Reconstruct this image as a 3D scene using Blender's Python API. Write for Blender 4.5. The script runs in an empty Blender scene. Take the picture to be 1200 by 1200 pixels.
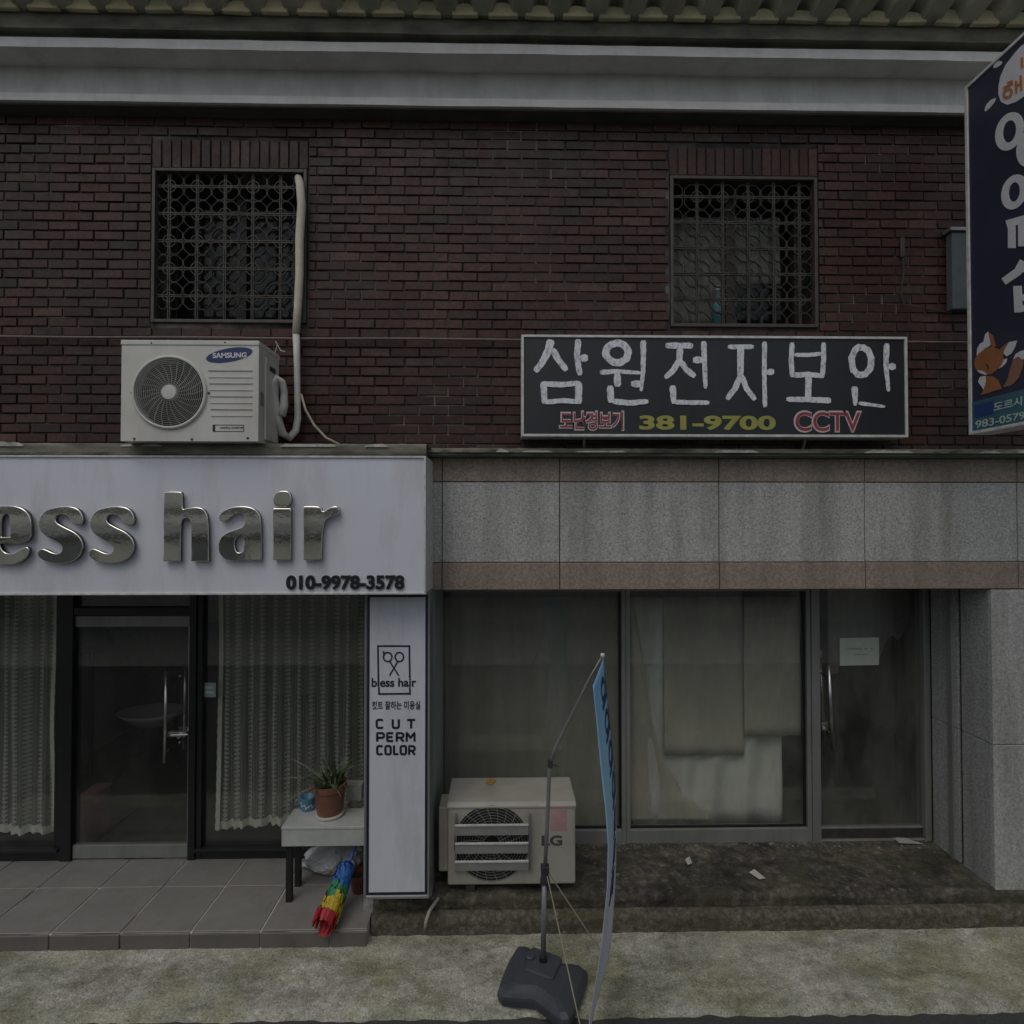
import bpy, bmesh, math, random
from mathutils import Vector, Matrix, noise
random.seed(7)
SC = bpy.context.scene
COL = SC.collection
R = math.radians

# ------------------------------------------------------------------ camera, sky, sun, exposure
CAM_Z, FOC = 2.68, 640.0
cam_data = bpy.data.cameras.new("camera"); cam = bpy.data.objects.new("camera", cam_data); COL.objects.link(cam)
cam.location = (0, 0, CAM_Z); cam.rotation_euler = (R(90 + 0.9), 0, R(-1.0))
cam_data.sensor_width = 36; cam_data.lens = 36 * FOC / 1200; cam_data.clip_start = .05; cam_data.clip_end = 400
SC.camera = cam

world = bpy.data.worlds.new("World"); SC.world = world; world.use_nodes = True
wn = world.node_tree.nodes; wl = world.node_tree.links; wn.clear()
sky = wn.new("ShaderNodeTexSky"); sky.sky_type = 'NISHITA'; sky.sun_disc = False
SUN_EL, SUN_AZ = R(58), R(205)          # azimuth clockwise from +Y (the sun stands behind the camera)
sky.sun_elevation = SUN_EL; sky.sun_rotation = SUN_AZ; sky.dust_density = 3.0; sky.air_density = 1.0
hs = wn.new("ShaderNodeHueSaturation"); hs.inputs['Saturation'].default_value = .50
bg = wn.new("ShaderNodeBackground"); bg.inputs['Strength'].default_value = .10
wo = wn.new("ShaderNodeOutputWorld")
wl.new(sky.outputs[0], hs.inputs['Color']); wl.new(hs.outputs[0], bg.inputs[0]); wl.new(bg.outputs[0], wo.inputs[0])

sd = bpy.data.lights.new("sun", 'SUN'); sd.energy = .5; sd.angle = R(40); sd.color = (1, .97, .92)
sun = bpy.data.objects.new("sun", sd); COL.objects.link(sun)
sdir = Vector((math.sin(SUN_AZ) * math.cos(SUN_EL), math.cos(SUN_AZ) * math.cos(SUN_EL), math.sin(SUN_EL)))
sun.rotation_euler = sdir.to_track_quat('Z', 'Y').to_euler(); sun.location = (0, -5, 12)
SC.view_settings.view_transform = 'Standard'; SC.view_settings.look = 'None'
SC.view_settings.exposure = -0.42; SC.view_settings.gamma = 1; SC.view_settings.use_curve_mapping = False
SC.cycles.max_bounces = 8; SC.cycles.transparent_max_bounces = 12

# ------------------------------------------------------------------ measuring: a sight line to a real plane of the place
_rot = cam.rotation_euler.to_matrix()
def ray(px, py): return _rot @ Vector(((px - 600) / FOC, (600 - py) / FOC, -1))
def onY(px, py, Y):
    d = ray(px, py); t = Y / d.y; return Vector((d.x * t, Y, CAM_Z + d.z * t))
def onX(px, py, X):
    d = ray(px, py); t = X / d.x; return Vector((X, d.y * t, CAM_Z + d.z * t))
def onZ(px, py, Z):
    d = ray(px, py); t = (Z - CAM_Z) / d.z; return Vector((d.x * t, d.y * t, Z))
def X_(px, Y, py=610): return onY(px, py, Y).x
def Z_(py, Y, px=600): return onY(px, py, Y).z

# ------------------------------------------------------------------ materials
def new_mat(name):
    m = bpy.data.materials.new(name); m.use_nodes = True
    nt = m.node_tree; b = nt.nodes['Principled BSDF']; return m, nt, b
def N(nt, t, **k):
    n = nt.nodes.new(t)
    for a, v in k.items():
        if a in n.inputs: n.inputs[a].default_value = v
        else: setattr(n, a, v)
    return n
def rgba(c): return (c[0], c[1], c[2], 1)
def ramp(nt, fac, stops):
    r = nt.nodes.new("ShaderNodeValToRGB"); e = r.color_ramp.elements
    while len(e) < len(stops): e.new(.5)
    for i, (p, c) in enumerate(stops): e[i].position = p; e[i].color = rgba(c)
    nt.links.new(fac, r.inputs[0]); return r.outputs[0]
def noise_tex(nt, scale, detail=4, rough=.6, stretch=(1, 1, 1)):
    g = nt.nodes.new("ShaderNodeNewGeometry")
    mp = N(nt, "ShaderNodeVectorMath", operation='MULTIPLY'); mp.inputs[1].default_value = stretch
    nt.links.new(g.outputs['Position'], mp.inputs[0])
    n = N(nt, "ShaderNodeTexNoise"); n.inputs['Scale'].default_value = scale; n.inputs['Detail'].default_value = detail
    n.inputs['Roughness'].default_value = rough
    nt.links.new(mp.outputs[0], n.inputs['Vector']); return n.outputs['Fac']
def mixc(nt, a, b, fac, mode='MIX'):
    m = nt.nodes.new("ShaderNodeMix"); m.data_type = 'RGBA'; m.blend_type = mode
    for sock, v in ((m.inputs[6], a), (m.inputs[7], b)):
        if isinstance(v, tuple): sock.default_value = rgba(v)
        else: nt.links.new(v, sock)
    if isinstance(fac, (int, float)): m.inputs[0].default_value = fac
    else: nt.links.new(fac, m.inputs[0])
    return m.outputs[2]
def bump(nt, b, h, strength=.3, dist=.004):
    n = N(nt, "ShaderNodeBump"); n.inputs['Strength'].default_value = strength; n.inputs['Distance'].default_value = dist
    nt.links.new(h, n.inputs['Height']); nt.links.new(n.outputs[0], b.inputs['Normal'])
def simple(name, c, rough=.5, metal=0, var=.15, scale=14, bmp=0, spec=.5, stretch=(1, 1, 1), dirt=None, dirt_amt=.5):
    m, nt, b = new_mat(name)
    f = noise_tex(nt, scale, stretch=stretch)
    lo = tuple(x * (1 - var) for x in c); hi = tuple(min(1, x * (1 + var)) for x in c)
    col = ramp(nt, f, [(.3, lo), (.7, hi)])
    if dirt:
        f2 = noise_tex(nt, 5, 6, .7, (1, 1, .25))
        fr = ramp(nt, f2, [(.48, (0, 0, 0)), (.75, (dirt_amt,) * 3)])
        col = mixc(nt, col, dirt, fr)
    nt.links.new(col, b.inputs['Base Color']); b.inputs['Roughness'].default_value = rough
    b.inputs['Metallic'].default_value = metal; b.inputs['Specular IOR Level'].default_value = spec
    if bmp: bump(nt, b, noise_tex(nt, scale * 6, 5), bmp)
    return m

M = {}
def brick_material():
    m, nt, b = new_mat("glazed dark brick")
    oi = nt.nodes.new("ShaderNodeObjectInfo"); g = nt.nodes.new("ShaderNodeNewGeometry")
    a = N(nt, "ShaderNodeMath", operation='ADD'); nt.links.new(oi.outputs['Random'], a.inputs[0]); nt.links.new(g.outputs['Random Per Island'], a.inputs[1])
    fr = N(nt, "ShaderNodeMath", operation='FRACT'); nt.links.new(a.outputs[0], fr.inputs[0])
    tone = ramp(nt, fr.outputs[0], [(0, (.047, .026, .023)), (.25, (.070, .034, .028)), (.5, (.055, .032, .028)), (.75, (.086, .050, .042)), (.92, (.044, .032, .030)), (1, (.112, .068, .055))])
    col = mixc(nt, tone, ramp(nt, noise_tex(nt, 40, 5), [(.3, (.6, .6, .6)), (.75, (1.25, 1.2, 1.15))]), 1, 'MULTIPLY')
    # broad weathering patches: soot and rusty washes
    col = mixc(nt, col, ramp(nt, noise_tex(nt, 1.1, 4, .6, (1, 1, .6)), [(.35, (.70, .70, .68)), (.65, (1.2, 1.05, .96))]), 1, 'MULTIPLY')
    nt.links.new(col, b.inputs['Base Color'])
    nt.links.new(ramp(nt, noise_tex(nt, 9, 3), [(.3, (.36,) * 3), (.7, (.65,) * 3)]), b.inputs['Roughness']); b.inputs['Specular IOR Level'].default_value = .3
    bump(nt, b, noise_tex(nt, 120, 4), .35, .002)
    return m
M['brick'] = brick_material()
def granite(name, c, speck, dirt=(.12, .12, .09), amt=.5):
    m, nt, b = new_mat(name)
    f = noise_tex(nt, 150, 3, .7)
    col = ramp(nt, f, [(.34, tuple(x * .35 for x in c)), (.46, c), (.58, c), (.68, speck)])
    col = mixc(nt, col, ramp(nt, noise_tex(nt, 60, 3, .6), [(.35, (.75, .75, .75)), (.65, (1.15, 1.15, 1.15))]), 1, 'MULTIPLY')
    st = ramp(nt, noise_tex(nt, 3.2, 6, .62, (1.6, 1.6, .16)), [(.46, (0, 0, 0)), (.72, (amt,) * 3)])
    col = mixc(nt, col, dirt, st)
    nt.links.new(col, b.inputs['Base Color']); b.inputs['Roughness'].default_value = .6
    b.inputs['Specular IOR Level'].default_value = .35
    bump(nt, b, f, .12, .002)
    return m
M['granite'] = granite("grey speckled granite", (.46, .465, .44), (.66, .66, .62))
M['pink'] = granite("pinkish brown granite", (.32, .255, .205), (.52, .44, .37), (.10, .09, .07), .45)
M['return'] = granite("dark grey granite", (.36, .375, .365), (.50, .51, .49))
M['cornice'] = simple("grey painted cement", (.46, .475, .455), .85, var=.14, scale=3.5, bmp=.4, dirt=(.27, .28, .26), dirt_amt=.6)
M['lip'] = simple("pale cement lip", (.62, .615, .60), .85, var=.12, scale=3, bmp=.4, stretch=(1, 1, 3), dirt=(.36, .36, .34))
M['painted_shade'] = simple("sooty cement underside", (.07, .068, .062), .9, var=.3, scale=4)  # shadow under the cornice put into the cement colour
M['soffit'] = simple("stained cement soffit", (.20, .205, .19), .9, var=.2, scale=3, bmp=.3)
def eave_mat():
    m, nt, b = new_mat("mossy roof sheet")
    f = noise_tex(nt, 4, 5, .6)
    col = ramp(nt, f, [(.3, (.38, .36, .23)), (.52, (.54, .50, .32)), (.68, (.64, .60, .34))])
    nt.links.new(col, b.inputs['Base Color']); b.inputs['Roughness'].default_value = .8
    return m
M['eave'] = eave_mat()
M['eave_sheet'] = simple("grey green roof sheet", (.36, .36, .29), .8, var=.25, scale=5)
M['gutter'] = simple("grimy gutter metal", (.125, .125, .095), .7, var=.45, scale=4, stretch=(1, 1, 2.5))
def mortar_mat():
    m, nt, b = new_mat("weathered mortar")
    col = ramp(nt, noise_tex(nt, 1.6, 5, .65), [(.44, (.022, .02, .019)), (.54, (.075, .07, .064)), (.66, (.20, .19, .17))])
    nt.links.new(col, b.inputs['Base Color']); b.inputs['Roughness'].default_value = .95; bump(nt, b, noise_tex(nt, 90, 4), .5); return m
M['mortar'] = mortar_mat()
M['ledge'] = simple("flaking ledge cement", (.17, .163, .125), .9, var=.5, scale=9, bmp=.8, stretch=(.4, 1, 2))
M['flake'] = simple("pale flaked mortar", (.50, .485, .43), .9, var=.4, scale=18, bmp=.6)
M['crumb'] = simple("cement crumbs", (.20, .19, .165), .95, var=.6, scale=30)
M['white_panel'] = simple("white sign panel", (.68, .70, .76), .38, var=.04, scale=1.2, dirt=(.43, .43, .44), dirt_amt=.6)
M['white_edge'] = simple("worn white edge", (.58, .58, .56), .5, var=.2, scale=20)
M['black'] = simple("black vinyl", (.012, .013, .018), .45, var=.1)
M['navyprint'] = simple("dark navy print", (.018, .019, .034), .45, var=.1)
M['chrome'] = simple("polished steel letter", (.88, .85, .77), .05, 1, var=.06, scale=2.2, bmp=.10)
M['chrome_side'] = simple("dark letter return", (.10, .10, .095), .35, 1, var=.1)
M['sign_dark'] = simple("dark blue black sign face", (.019, .024, .027), .42, var=.2, scale=3, stretch=(1, 1, .3), dirt=(.04, .044, .044), dirt_amt=.4)
def worn_paint():
    m, nt, b = new_mat("streaky worn white brush paint")
    col = ramp(nt, noise_tex(nt, 46, 5, .7, (1, 1, .5)), [(.30, (.14, .17, .19)), (.40, (.48, .52, .56)), (.52, (.74, .77, .79)), (.75, (.84, .85, .86))])
    nt.links.new(col, b.inputs['Base Color']); b.inputs['Roughness'].default_value = .6; bump(nt, b, noise_tex(nt, 60, 4, .6, (1, 1, .4)), .4); return m
M['paint_white'] = worn_paint()
M['letter_white'] = simple("white vinyl", (.64, .64, .66), .5, var=.08)
M['letter_red'] = simple("faded red vinyl", (.27, .045, .06), .5, var=.3, scale=20)
M['letter_yellow'] = simple("olive yellow vinyl", (.34, .33, .075), .5, var=.15)
M['outline'] = simple("pinkish white outline", (.60, .50, .50), .5, var=.15)
M['navy'] = simple("navy blade sign face", (.032, .034, .062), .38, var=.12, scale=3)
M['teal'] = simple("teal blue band", (.055, .13, .17), .4, var=.15, scale=4)
M['blue'] = simple("royal blue print", (.025, .055, .19), .4, var=.1)
M['mint'] = simple("mint print", (.42, .55, .52), .45, var=.08)
M['orange'] = simple("orange print", (.50, .19, .075), .45, var=.06)
M['fox'] = simple("orange brown print", (.33, .135, .055), .45, var=.12)
M['foxtail'] = simple("tail brown print", (.29, .15, .09), .45, var=.12)
M['ac_white'] = simple("aged white enamel", (.60, .59, .54), .42, var=.07, scale=5, dirt=(.42, .40, .33), dirt_amt=.5)
M['ac_cream'] = simple("yellowed grey enamel", (.40, .385, .335), .45, var=.1, scale=5, dirt=(.25, .23, .18), dirt_amt=.6)
M['ac_grille'] = simple("grey plastic grille", (.32, .33, .30), .5, var=.15)
M['ac_dark'] = simple("dark fan cavity", (.012, .014, .013), .6, var=.2)
M['fan'] = simple("dark grey fan blade", (.022, .024, .023), .5, var=.2)
M['logo_blue'] = simple("logo blue", (.022, .032, .13), .4, var=.06)
M['zinc'] = simple("galvanised metal", (.34, .35, .34), .42, .7, var=.2, scale=8)
M['guide'] = simple("grey sheet metal", (.40, .405, .39), .5, .1, var=.12, scale=8)
M['alu'] = simple("dull anodised aluminium", (.27, .275, .265), .5, .35, var=.12, scale=6, stretch=(1, 1, .2), dirt=(.14, .14, .12))
M['steel'] = simple("brushed steel", (.55, .55, .53), .28, 1, var=.1)
M['black_frame'] = simple("black painted frame", (.011, .012, .012), .4, var=.2)
M['black_metal'] = simple("black metal leg", (.014, .014, .015), .5, var=.2)
M['bronze'] = simple("brown grille frame", (.075, .062, .054), .5, .2, var=.2)
M['iron'] = simple("weathered iron lattice", (.07, .066, .058), .55, .3, var=.3, scale=20)
M['pipe'] = simple("cream pipe wrap", (.56, .52, .41), .7, var=.12, scale=10, bmp=.6, dirt=(.36, .32, .24))
M['pipe_white'] = simple("white pipe wrap", (.58, .575, .53), .65, var=.1, scale=10, bmp=.5)
M['hose'] = simple("beige hose", (.42, .38, .29), .6, var=.1)
M['hose_grey'] = simple("grey hose", (.36, .36, .32), .6, var=.1)
M['cable'] = simple("black cable", (.15, .12, .105), .6, var=.2)
M['meter'] = simple("blue grey metal box", (.105, .125, .13), .5, var=.12)
M['dirty_metal'] = simple("dark grimy metal", (.04, .037, .035), .7, var=.3)
M['tile'] = simple("grey brown floor tile", (.24, .23, .212), .5, var=.1, scale=5, bmp=.06, dirt=(.15, .145, .125), dirt_amt=.6)
M['tile_riser'] = simple("brown grey riser tile", (.15, .138, .125), .6, var=.12, scale=6, dirt=(.09, .09, .07), dirt_amt=.6)
def grout_mat():
    m, nt, b = new_mat("grout")
    col = ramp(nt, noise_tex(nt, 3.5, 2), [(.36, (.22, .21, .19)), (.5, (.75, .73, .68))])
    nt.links.new(col, b.inputs['Base Color']); b.inputs['Roughness'].default_value = .9; return m
M['grout'] = grout_mat()
def ground_mat():
    m, nt, b = new_mat("mossy cement pavement")
    base = ramp(nt, noise_tex(nt, 16, 8, .75), [(.3, (.33, .325, .28)), (.5, (.50, .49, .43)), (.7, (.68, .67, .61))])
    moss = ramp(nt, noise_tex(nt, 1.7, 5, .65), [(.4, (0, 0, 0)), (.62, (.75,) * 3)])
    col = mixc(nt, base, (.335, .34, .20), moss)
    wet = ramp(nt, noise_tex(nt, 5, 7, .7, (.5, 1, 1)), [(.38, (.62, .62, .58)), (.6, (1.1, 1.1, 1.1))])
    col = mixc(nt, col, wet, 1, 'MULTIPLY')
    spk = ramp(nt, noise_tex(nt, 95, 3, .7), [(.34, (.42, .42, .38)), (.45, (.95, .95, .95)), (.58, (1, 1, 1)), (.68, (1.7, 1.7, 1.6))])
    col = mixc(nt, col, spk, 1, 'MULTIPLY')
    ck = noise_tex(nt, .62, 4, .5, (.6, 1.6, 1)); sub_ = N(nt, "ShaderNodeMath", operation='SUBTRACT'); nt.links.new(ck, sub_.inputs[0]); sub_.inputs[1].default_value = .5
    ab = N(nt, "ShaderNodeMath", operation='ABSOLUTE'); nt.links.new(sub_.outputs[0], ab.inputs[0])
    col = mixc(nt, col, ramp(nt, ab.outputs[0], [(.0004, (.74, .74, .7)), (.0022, (1, 1, 1))]), 1, 'MULTIPLY')
    nt.links.new(col, b.inputs['Base Color']); b.inputs['Roughness'].default_value = .88
    bump(nt, b, noise_tex(nt, 55, 8, .7), .9, .012); return m
M['ground'] = ground_mat()
def road_mat():
    m, nt, b = new_mat("asphalt")
    f = noise_tex(nt, 180, 3, .7)
    col = ramp(nt, f, [(.3, (.03, .031, .031)), (.55, (.06, .061, .06)), (.75, (.12, .12, .115))])
    nt.links.new(col, b.inputs['Base Color']); b.inputs['Roughness'].default_value = .9
    bump(nt, b, f, .8, .006); return m
M['road'] = road_mat()
M['far_ground'] = simple("pale forecourt cement", (.42, .415, .385), .9, var=.15, scale=1)
def step_mat():
    m, nt, b = new_mat("dark mossy step cement")
    base = ramp(nt, noise_tex(nt, 17, 9, .74), [(.36, (.028, .026, .02)), (.5, (.062, .057, .045)), (.64, (.135, .125, .10))])
    base = mixc(nt, base, ramp(nt, noise_tex(nt, 3.4, 6, .65, (.8, 1.4, 1)), [(.36, (.42, .42, .40)), (.5, (1, 1, 1)), (.66, (2.1, 2.0, 1.85))]), 1, 'MULTIPLY')
    col = mixc(nt, base, (.30, .285, .25), ramp(nt, noise_tex(nt, 26, 5, .6, (.8, .8, 2)), [(.6, (0, 0, 0)), (.72, (.65,) * 3)]))
    col = mixc(nt, col, (.075, .08, .035), ramp(nt, noise_tex(nt, 3, 4, .6), [(.45, (0, 0, 0)), (.7, (.5,) * 3)]))
    nt.links.new(col, b.inputs['Base Color']); b.inputs['Roughness'].default_value = .85
    bump(nt, b, noise_tex(nt, 40, 8, .72), .9, .012); return m
M['step'] = step_mat()
def step_low_mat():
    m, nt, b = new_mat("crumbling lower step cement")
    base = ramp(nt, noise_tex(nt, 30, 7, .75), [(.34, (.05, .045, .032)), (.5, (.125, .116, .085)), (.68, (.27, .255, .205))])
    col = mixc(nt, base, (.09, .085, .04), ramp(nt, noise_tex(nt, 4, 5, .65), [(.42, (0, 0, 0)), (.65, (.6,) * 3)]))
    nt.links.new(col, b.inputs['Base Color']); b.inputs['Roughness'].default_value = .9
    bump(nt, b, noise_tex(nt, 45, 8, .75), 1, .015); return m
M['step_low'] = step_low_mat()
def glass(name, dirt=.05, refl=.05):
    m = bpy.data.materials.new(name); m.use_nodes = True; nt = m.node_tree; nt.nodes.clear()
    tr = N(nt, "ShaderNodeBsdfTransparent"); tr.inputs[0].default_value = (.92, .93, .905, 1)
    gl = N(nt, "ShaderNodeBsdfGlossy"); gl.inputs['Roughness'].default_value = .015
    lw_ = N(nt, "ShaderNodeLayerWeight"); lw_.inputs['Blend'].default_value = .5
    pw = N(nt, "ShaderNodeMath", operation='POWER'); nt.links.new(lw_.outputs['Facing'], pw.inputs[0]); pw.inputs[1].default_value = 5
    fr = N(nt, "ShaderNodeMath", operation='MULTIPLY_ADD'); nt.links.new(pw.outputs[0], fr.inputs[0]); fr.inputs[1].default_value = .9; fr.inputs[2].default_value = refl
    mx = N(nt, "ShaderNodeMixShader"); nt.links.new(fr.outputs[0], mx.inputs[0]); nt.links.new(tr.outputs[0], mx.inputs[1]); nt.links.new(gl.outputs[0], mx.inputs[2])
    df = N(nt, "ShaderNodeBsdfDiffuse"); df.inputs[0].default_value = (.3, .3, .27, 1)
    f = ramp(nt, noise_tex(nt, 3, 6, .7, (1, 1, .4)), [(.4, (dirt * .3,) * 3), (.75, (dirt * 1.6,) * 3)])
    m2 = N(nt, "ShaderNodeMixShader"); nt.links.new(f, m2.inputs[0]); nt.links.new(mx.outputs[0], m2.inputs[1]); nt.links.new(df.outputs[0], m2.inputs[2])
    o = N(nt, "ShaderNodeOutputMaterial"); nt.links.new(m2.outputs[0], o.inputs[0]); return m
M['glass'] = glass("shop glass", .05); M['glass_dirty'] = glass("dusty shop glass", .17)
M['glass_up'] = glass("upstairs glass", .02, .018)
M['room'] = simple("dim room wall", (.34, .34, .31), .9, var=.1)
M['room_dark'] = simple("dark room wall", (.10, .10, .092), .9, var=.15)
M['room_floor'] = simple("dark room floor", (.07, .067, .06), .6, var=.2)
M['board'] = simple("dull grey board", (.50, .52, .52), .9, var=.1)
M['cloth_cream'] = simple("cream cloth", (.62, .59, .50), .95, var=.08, scale=6, stretch=(1, 1, .3))
M['cloth_grey'] = simple("grey beige cloth", (.56, .54, .46), .95, var=.1, scale=5, stretch=(1, 1, .3))
M['cloth_white'] = simple("white sheer cloth", (.80, .80, .76), .95, var=.1, scale=4, stretch=(1.5, 1, .2))
M['dull_curtain'] = simple("dull dusty curtain", (.24, .24, .22), .95, var=.35, scale=9)
M['drape'] = simple("beige drape", (.40, .385, .325), .95, var=.12, scale=4, stretch=(2, 1, .15))
def lace():
    m = bpy.data.materials.new("white lace"); m.use_nodes = True; nt = m.node_tree; nt.nodes.clear()
    g = nt.nodes.new("ShaderNodeNewGeometry"); sp = N(nt, "ShaderNodeSeparateXYZ"); nt.links.new(g.outputs['Position'], sp.inputs[0])
    def wave(sock, freq, ph=0):
        a = N(nt, "ShaderNodeMath", operation='MULTIPLY_ADD'); nt.links.new(sock, a.inputs[0]); a.inputs[1].default_value = freq; a.inputs[2].default_value = ph
        s = N(nt, "ShaderNodeMath", operation='SINE'); nt.links.new(a.outputs[0], s.inputs[0]); return s.outputs[0]
    def mth(op, a, b):
        n = N(nt, "ShaderNodeMath", operation=op)
        for i, v in enumerate((a, b)):
            if isinstance(v, (int, float)): n.inputs[i].default_value = v
            else: nt.links.new(v, n.inputs[i])
        return n.outputs[0]
    X, Z = sp.outputs['X'], sp.outputs['Z']
    w1 = wave(X, 66)                           # one band every 12 cm
    w2 = wave(X, 330)                          # thin ribs
    sc = wave(Z, 185)                          # scallops down each band
    band = mth('GREATER_THAN', mth('ADD', w1, mth('MULTIPLY', sc, .38)), .62)
    rib = mth('MULTIPLY', mth('GREATER_THAN', w2, .72), .55)
    den = mth('MAXIMUM', band, rib); den = mth('MAXIMUM', mth('MULTIPLY', den, .72), .28)
    tr = N(nt, "ShaderNodeBsdfTransparent"); df = N(nt, "ShaderNodeBsdfDiffuse"); df.inputs[0].default_value = (.84, .85, .80, 1)
    tl = N(nt, "ShaderNodeBsdfTranslucent"); tl.inputs[0].default_value = (.6, .62, .56, 1)
    a = N(nt, "ShaderNodeMixShader"); a.inputs[0].default_value = .3; nt.links.new(df.outputs[0], a.inputs[1]); nt.links.new(tl.outputs[0], a.inputs[2])
    mx = N(nt, "ShaderNodeMixShader"); nt.links.new(den, mx.inputs[0]); nt.links.new(tr.outputs[0], mx.inputs[1]); nt.links.new(a.outputs[0], mx.inputs[2])
    o = N(nt, "ShaderNodeOutputMaterial"); nt.links.new(mx.outputs[0], o.inputs[0]); return m
M['lace'] = lace()
M['lace_trim'] = simple("lace trim", (.70, .72, .66), .95, var=.15, scale=60)
M['paper'] = simple("greenish white paper", (.50, .55, .47), .9, var=.05)
M['print_grey'] = simple("grey print", (.22, .25, .22), .9, var=.1)
M['scrap'] = simple("pale paper scrap", (.50, .49, .44), .9, var=.1)
M['terracotta'] = simple("brown clay pot", (.19, .088, .055), .65, var=.15, scale=10)
M['red_pot'] = simple("red plastic", (.13, .04, .03), .5, var=.1)
M['soil'] = simple("potting soil", (.025, .02, .015), .95, var=.3)
M['leaf'] = simple("dark green leaf", (.055, .095, .034), .5, var=.45, scale=22)
M['leaf_pale'] = simple("dry pale leaf", (.22, .24, .17), .6, var=.3, scale=18)
M['saucer'] = simple("white saucer", (.52, .50, .45), .5, var=.06)
M['table_top'] = simple("grey white table sheet", (.46, .48, .46), .5, var=.12, scale=7, dirt=(.3, .31, .29))
M['mug_blue'] = simple("light blue enamel", (.10, .27, .40), .35, var=.06)
M['bag'] = simple("grey white plastic bag", (.50, .51, .51), .4, var=.2, scale=12, bmp=.5)
M['d_red'] = simple("red strips", (0.368, 0.016, 0.024), .55, var=.3, scale=40); M['d_yellow'] = simple("yellow strips", (0.496, 0.368, 0.016), .55, var=.25, scale=40)
M['d_green'] = simple("green strips", (0.02, 0.2, 0.08), .55, var=.3, scale=40); M['d_blue'] = simple("blue strips", (0.024, 0.12, 0.4), .55, var=.3, scale=40)
M['base_plastic'] = simple("dark blue grey plastic", (.058, .066, .078), .45, var=.1, scale=6, dirt=(.10, .10, .10), dirt_amt=.3)
M['pole'] = simple("grey pole", (.28, .29, .28), .4, .5, var=.12)
M['string'] = simple("tan string", (.30, .28, .20), .8, var=.1)
M['pink_sticker'] = simple("faded pink sticker", (.46, .27, .27), .6, var=.12)
M['orange_stain'] = simple("rust stain flake", (.42, .27, .06), .8, var=.3, scale=40)
M['grey_letter'] = simple("dark grey lettering", (.075, .075, .072), .5, var=.1)
def banner_mat():
    m, nt, b = new_mat("printed banner cloth")
    g = nt.nodes.new("ShaderNodeNewGeometry"); sp = N(nt, "ShaderNodeSeparateXYZ"); nt.links.new(g.outputs['Position'], sp.inputs[0])
    mr = N(nt, "ShaderNodeMapRange"); mr.inputs[1].default_value = .2; mr.inputs[2].default_value = 1.9; nt.links.new(sp.outputs['Z'], mr.inputs[0])
    col = ramp(nt, mr.outputs[0], [(.0, (.80, .80, .82)), (.40, (.74, .77, .82)), (.58, (.40, .66, .82)), (.95, (.26, .55, .84))])
    nt.links.new(col, b.inputs['Base Color']); b.inputs['Roughness'].default_value = .7; return m
M['banner'] = banner_mat()
M['banner_ink'] = simple("navy banner ink", (.02, .035, .12), .7, var=.2)
M['pink_box'] = simple("dull pink plastic", (.30, .16, .17), .6, var=.1)
M['basin'] = simple("white basin ceramic", (.75, .75, .72), .25, var=.05)
M['far_wall'] = simple("pale rendered wall", (.30, .29, .26), .9, var=.2, scale=1)
M['opp_wall'] = simple("bright rendered wall", (.78, .75, .65), .9, var=.22, scale=1)  # unseen wall, tone raised to brighten the reflections in the polished letters
M['opp_sign'] = simple("pale fascia", (.90, .87, .78), .6, var=.05)
M['opp_glass'] = simple("dull window film", (.20, .21, .20), .3, var=.3, scale=3)
M['far_dark'] = simple("dark reflection strip", (.02, .024, .025), .1, var=.1)
M['sticker_green'] = simple("pale green sticker", (.26, .36, .32), .6, var=.1)

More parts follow.
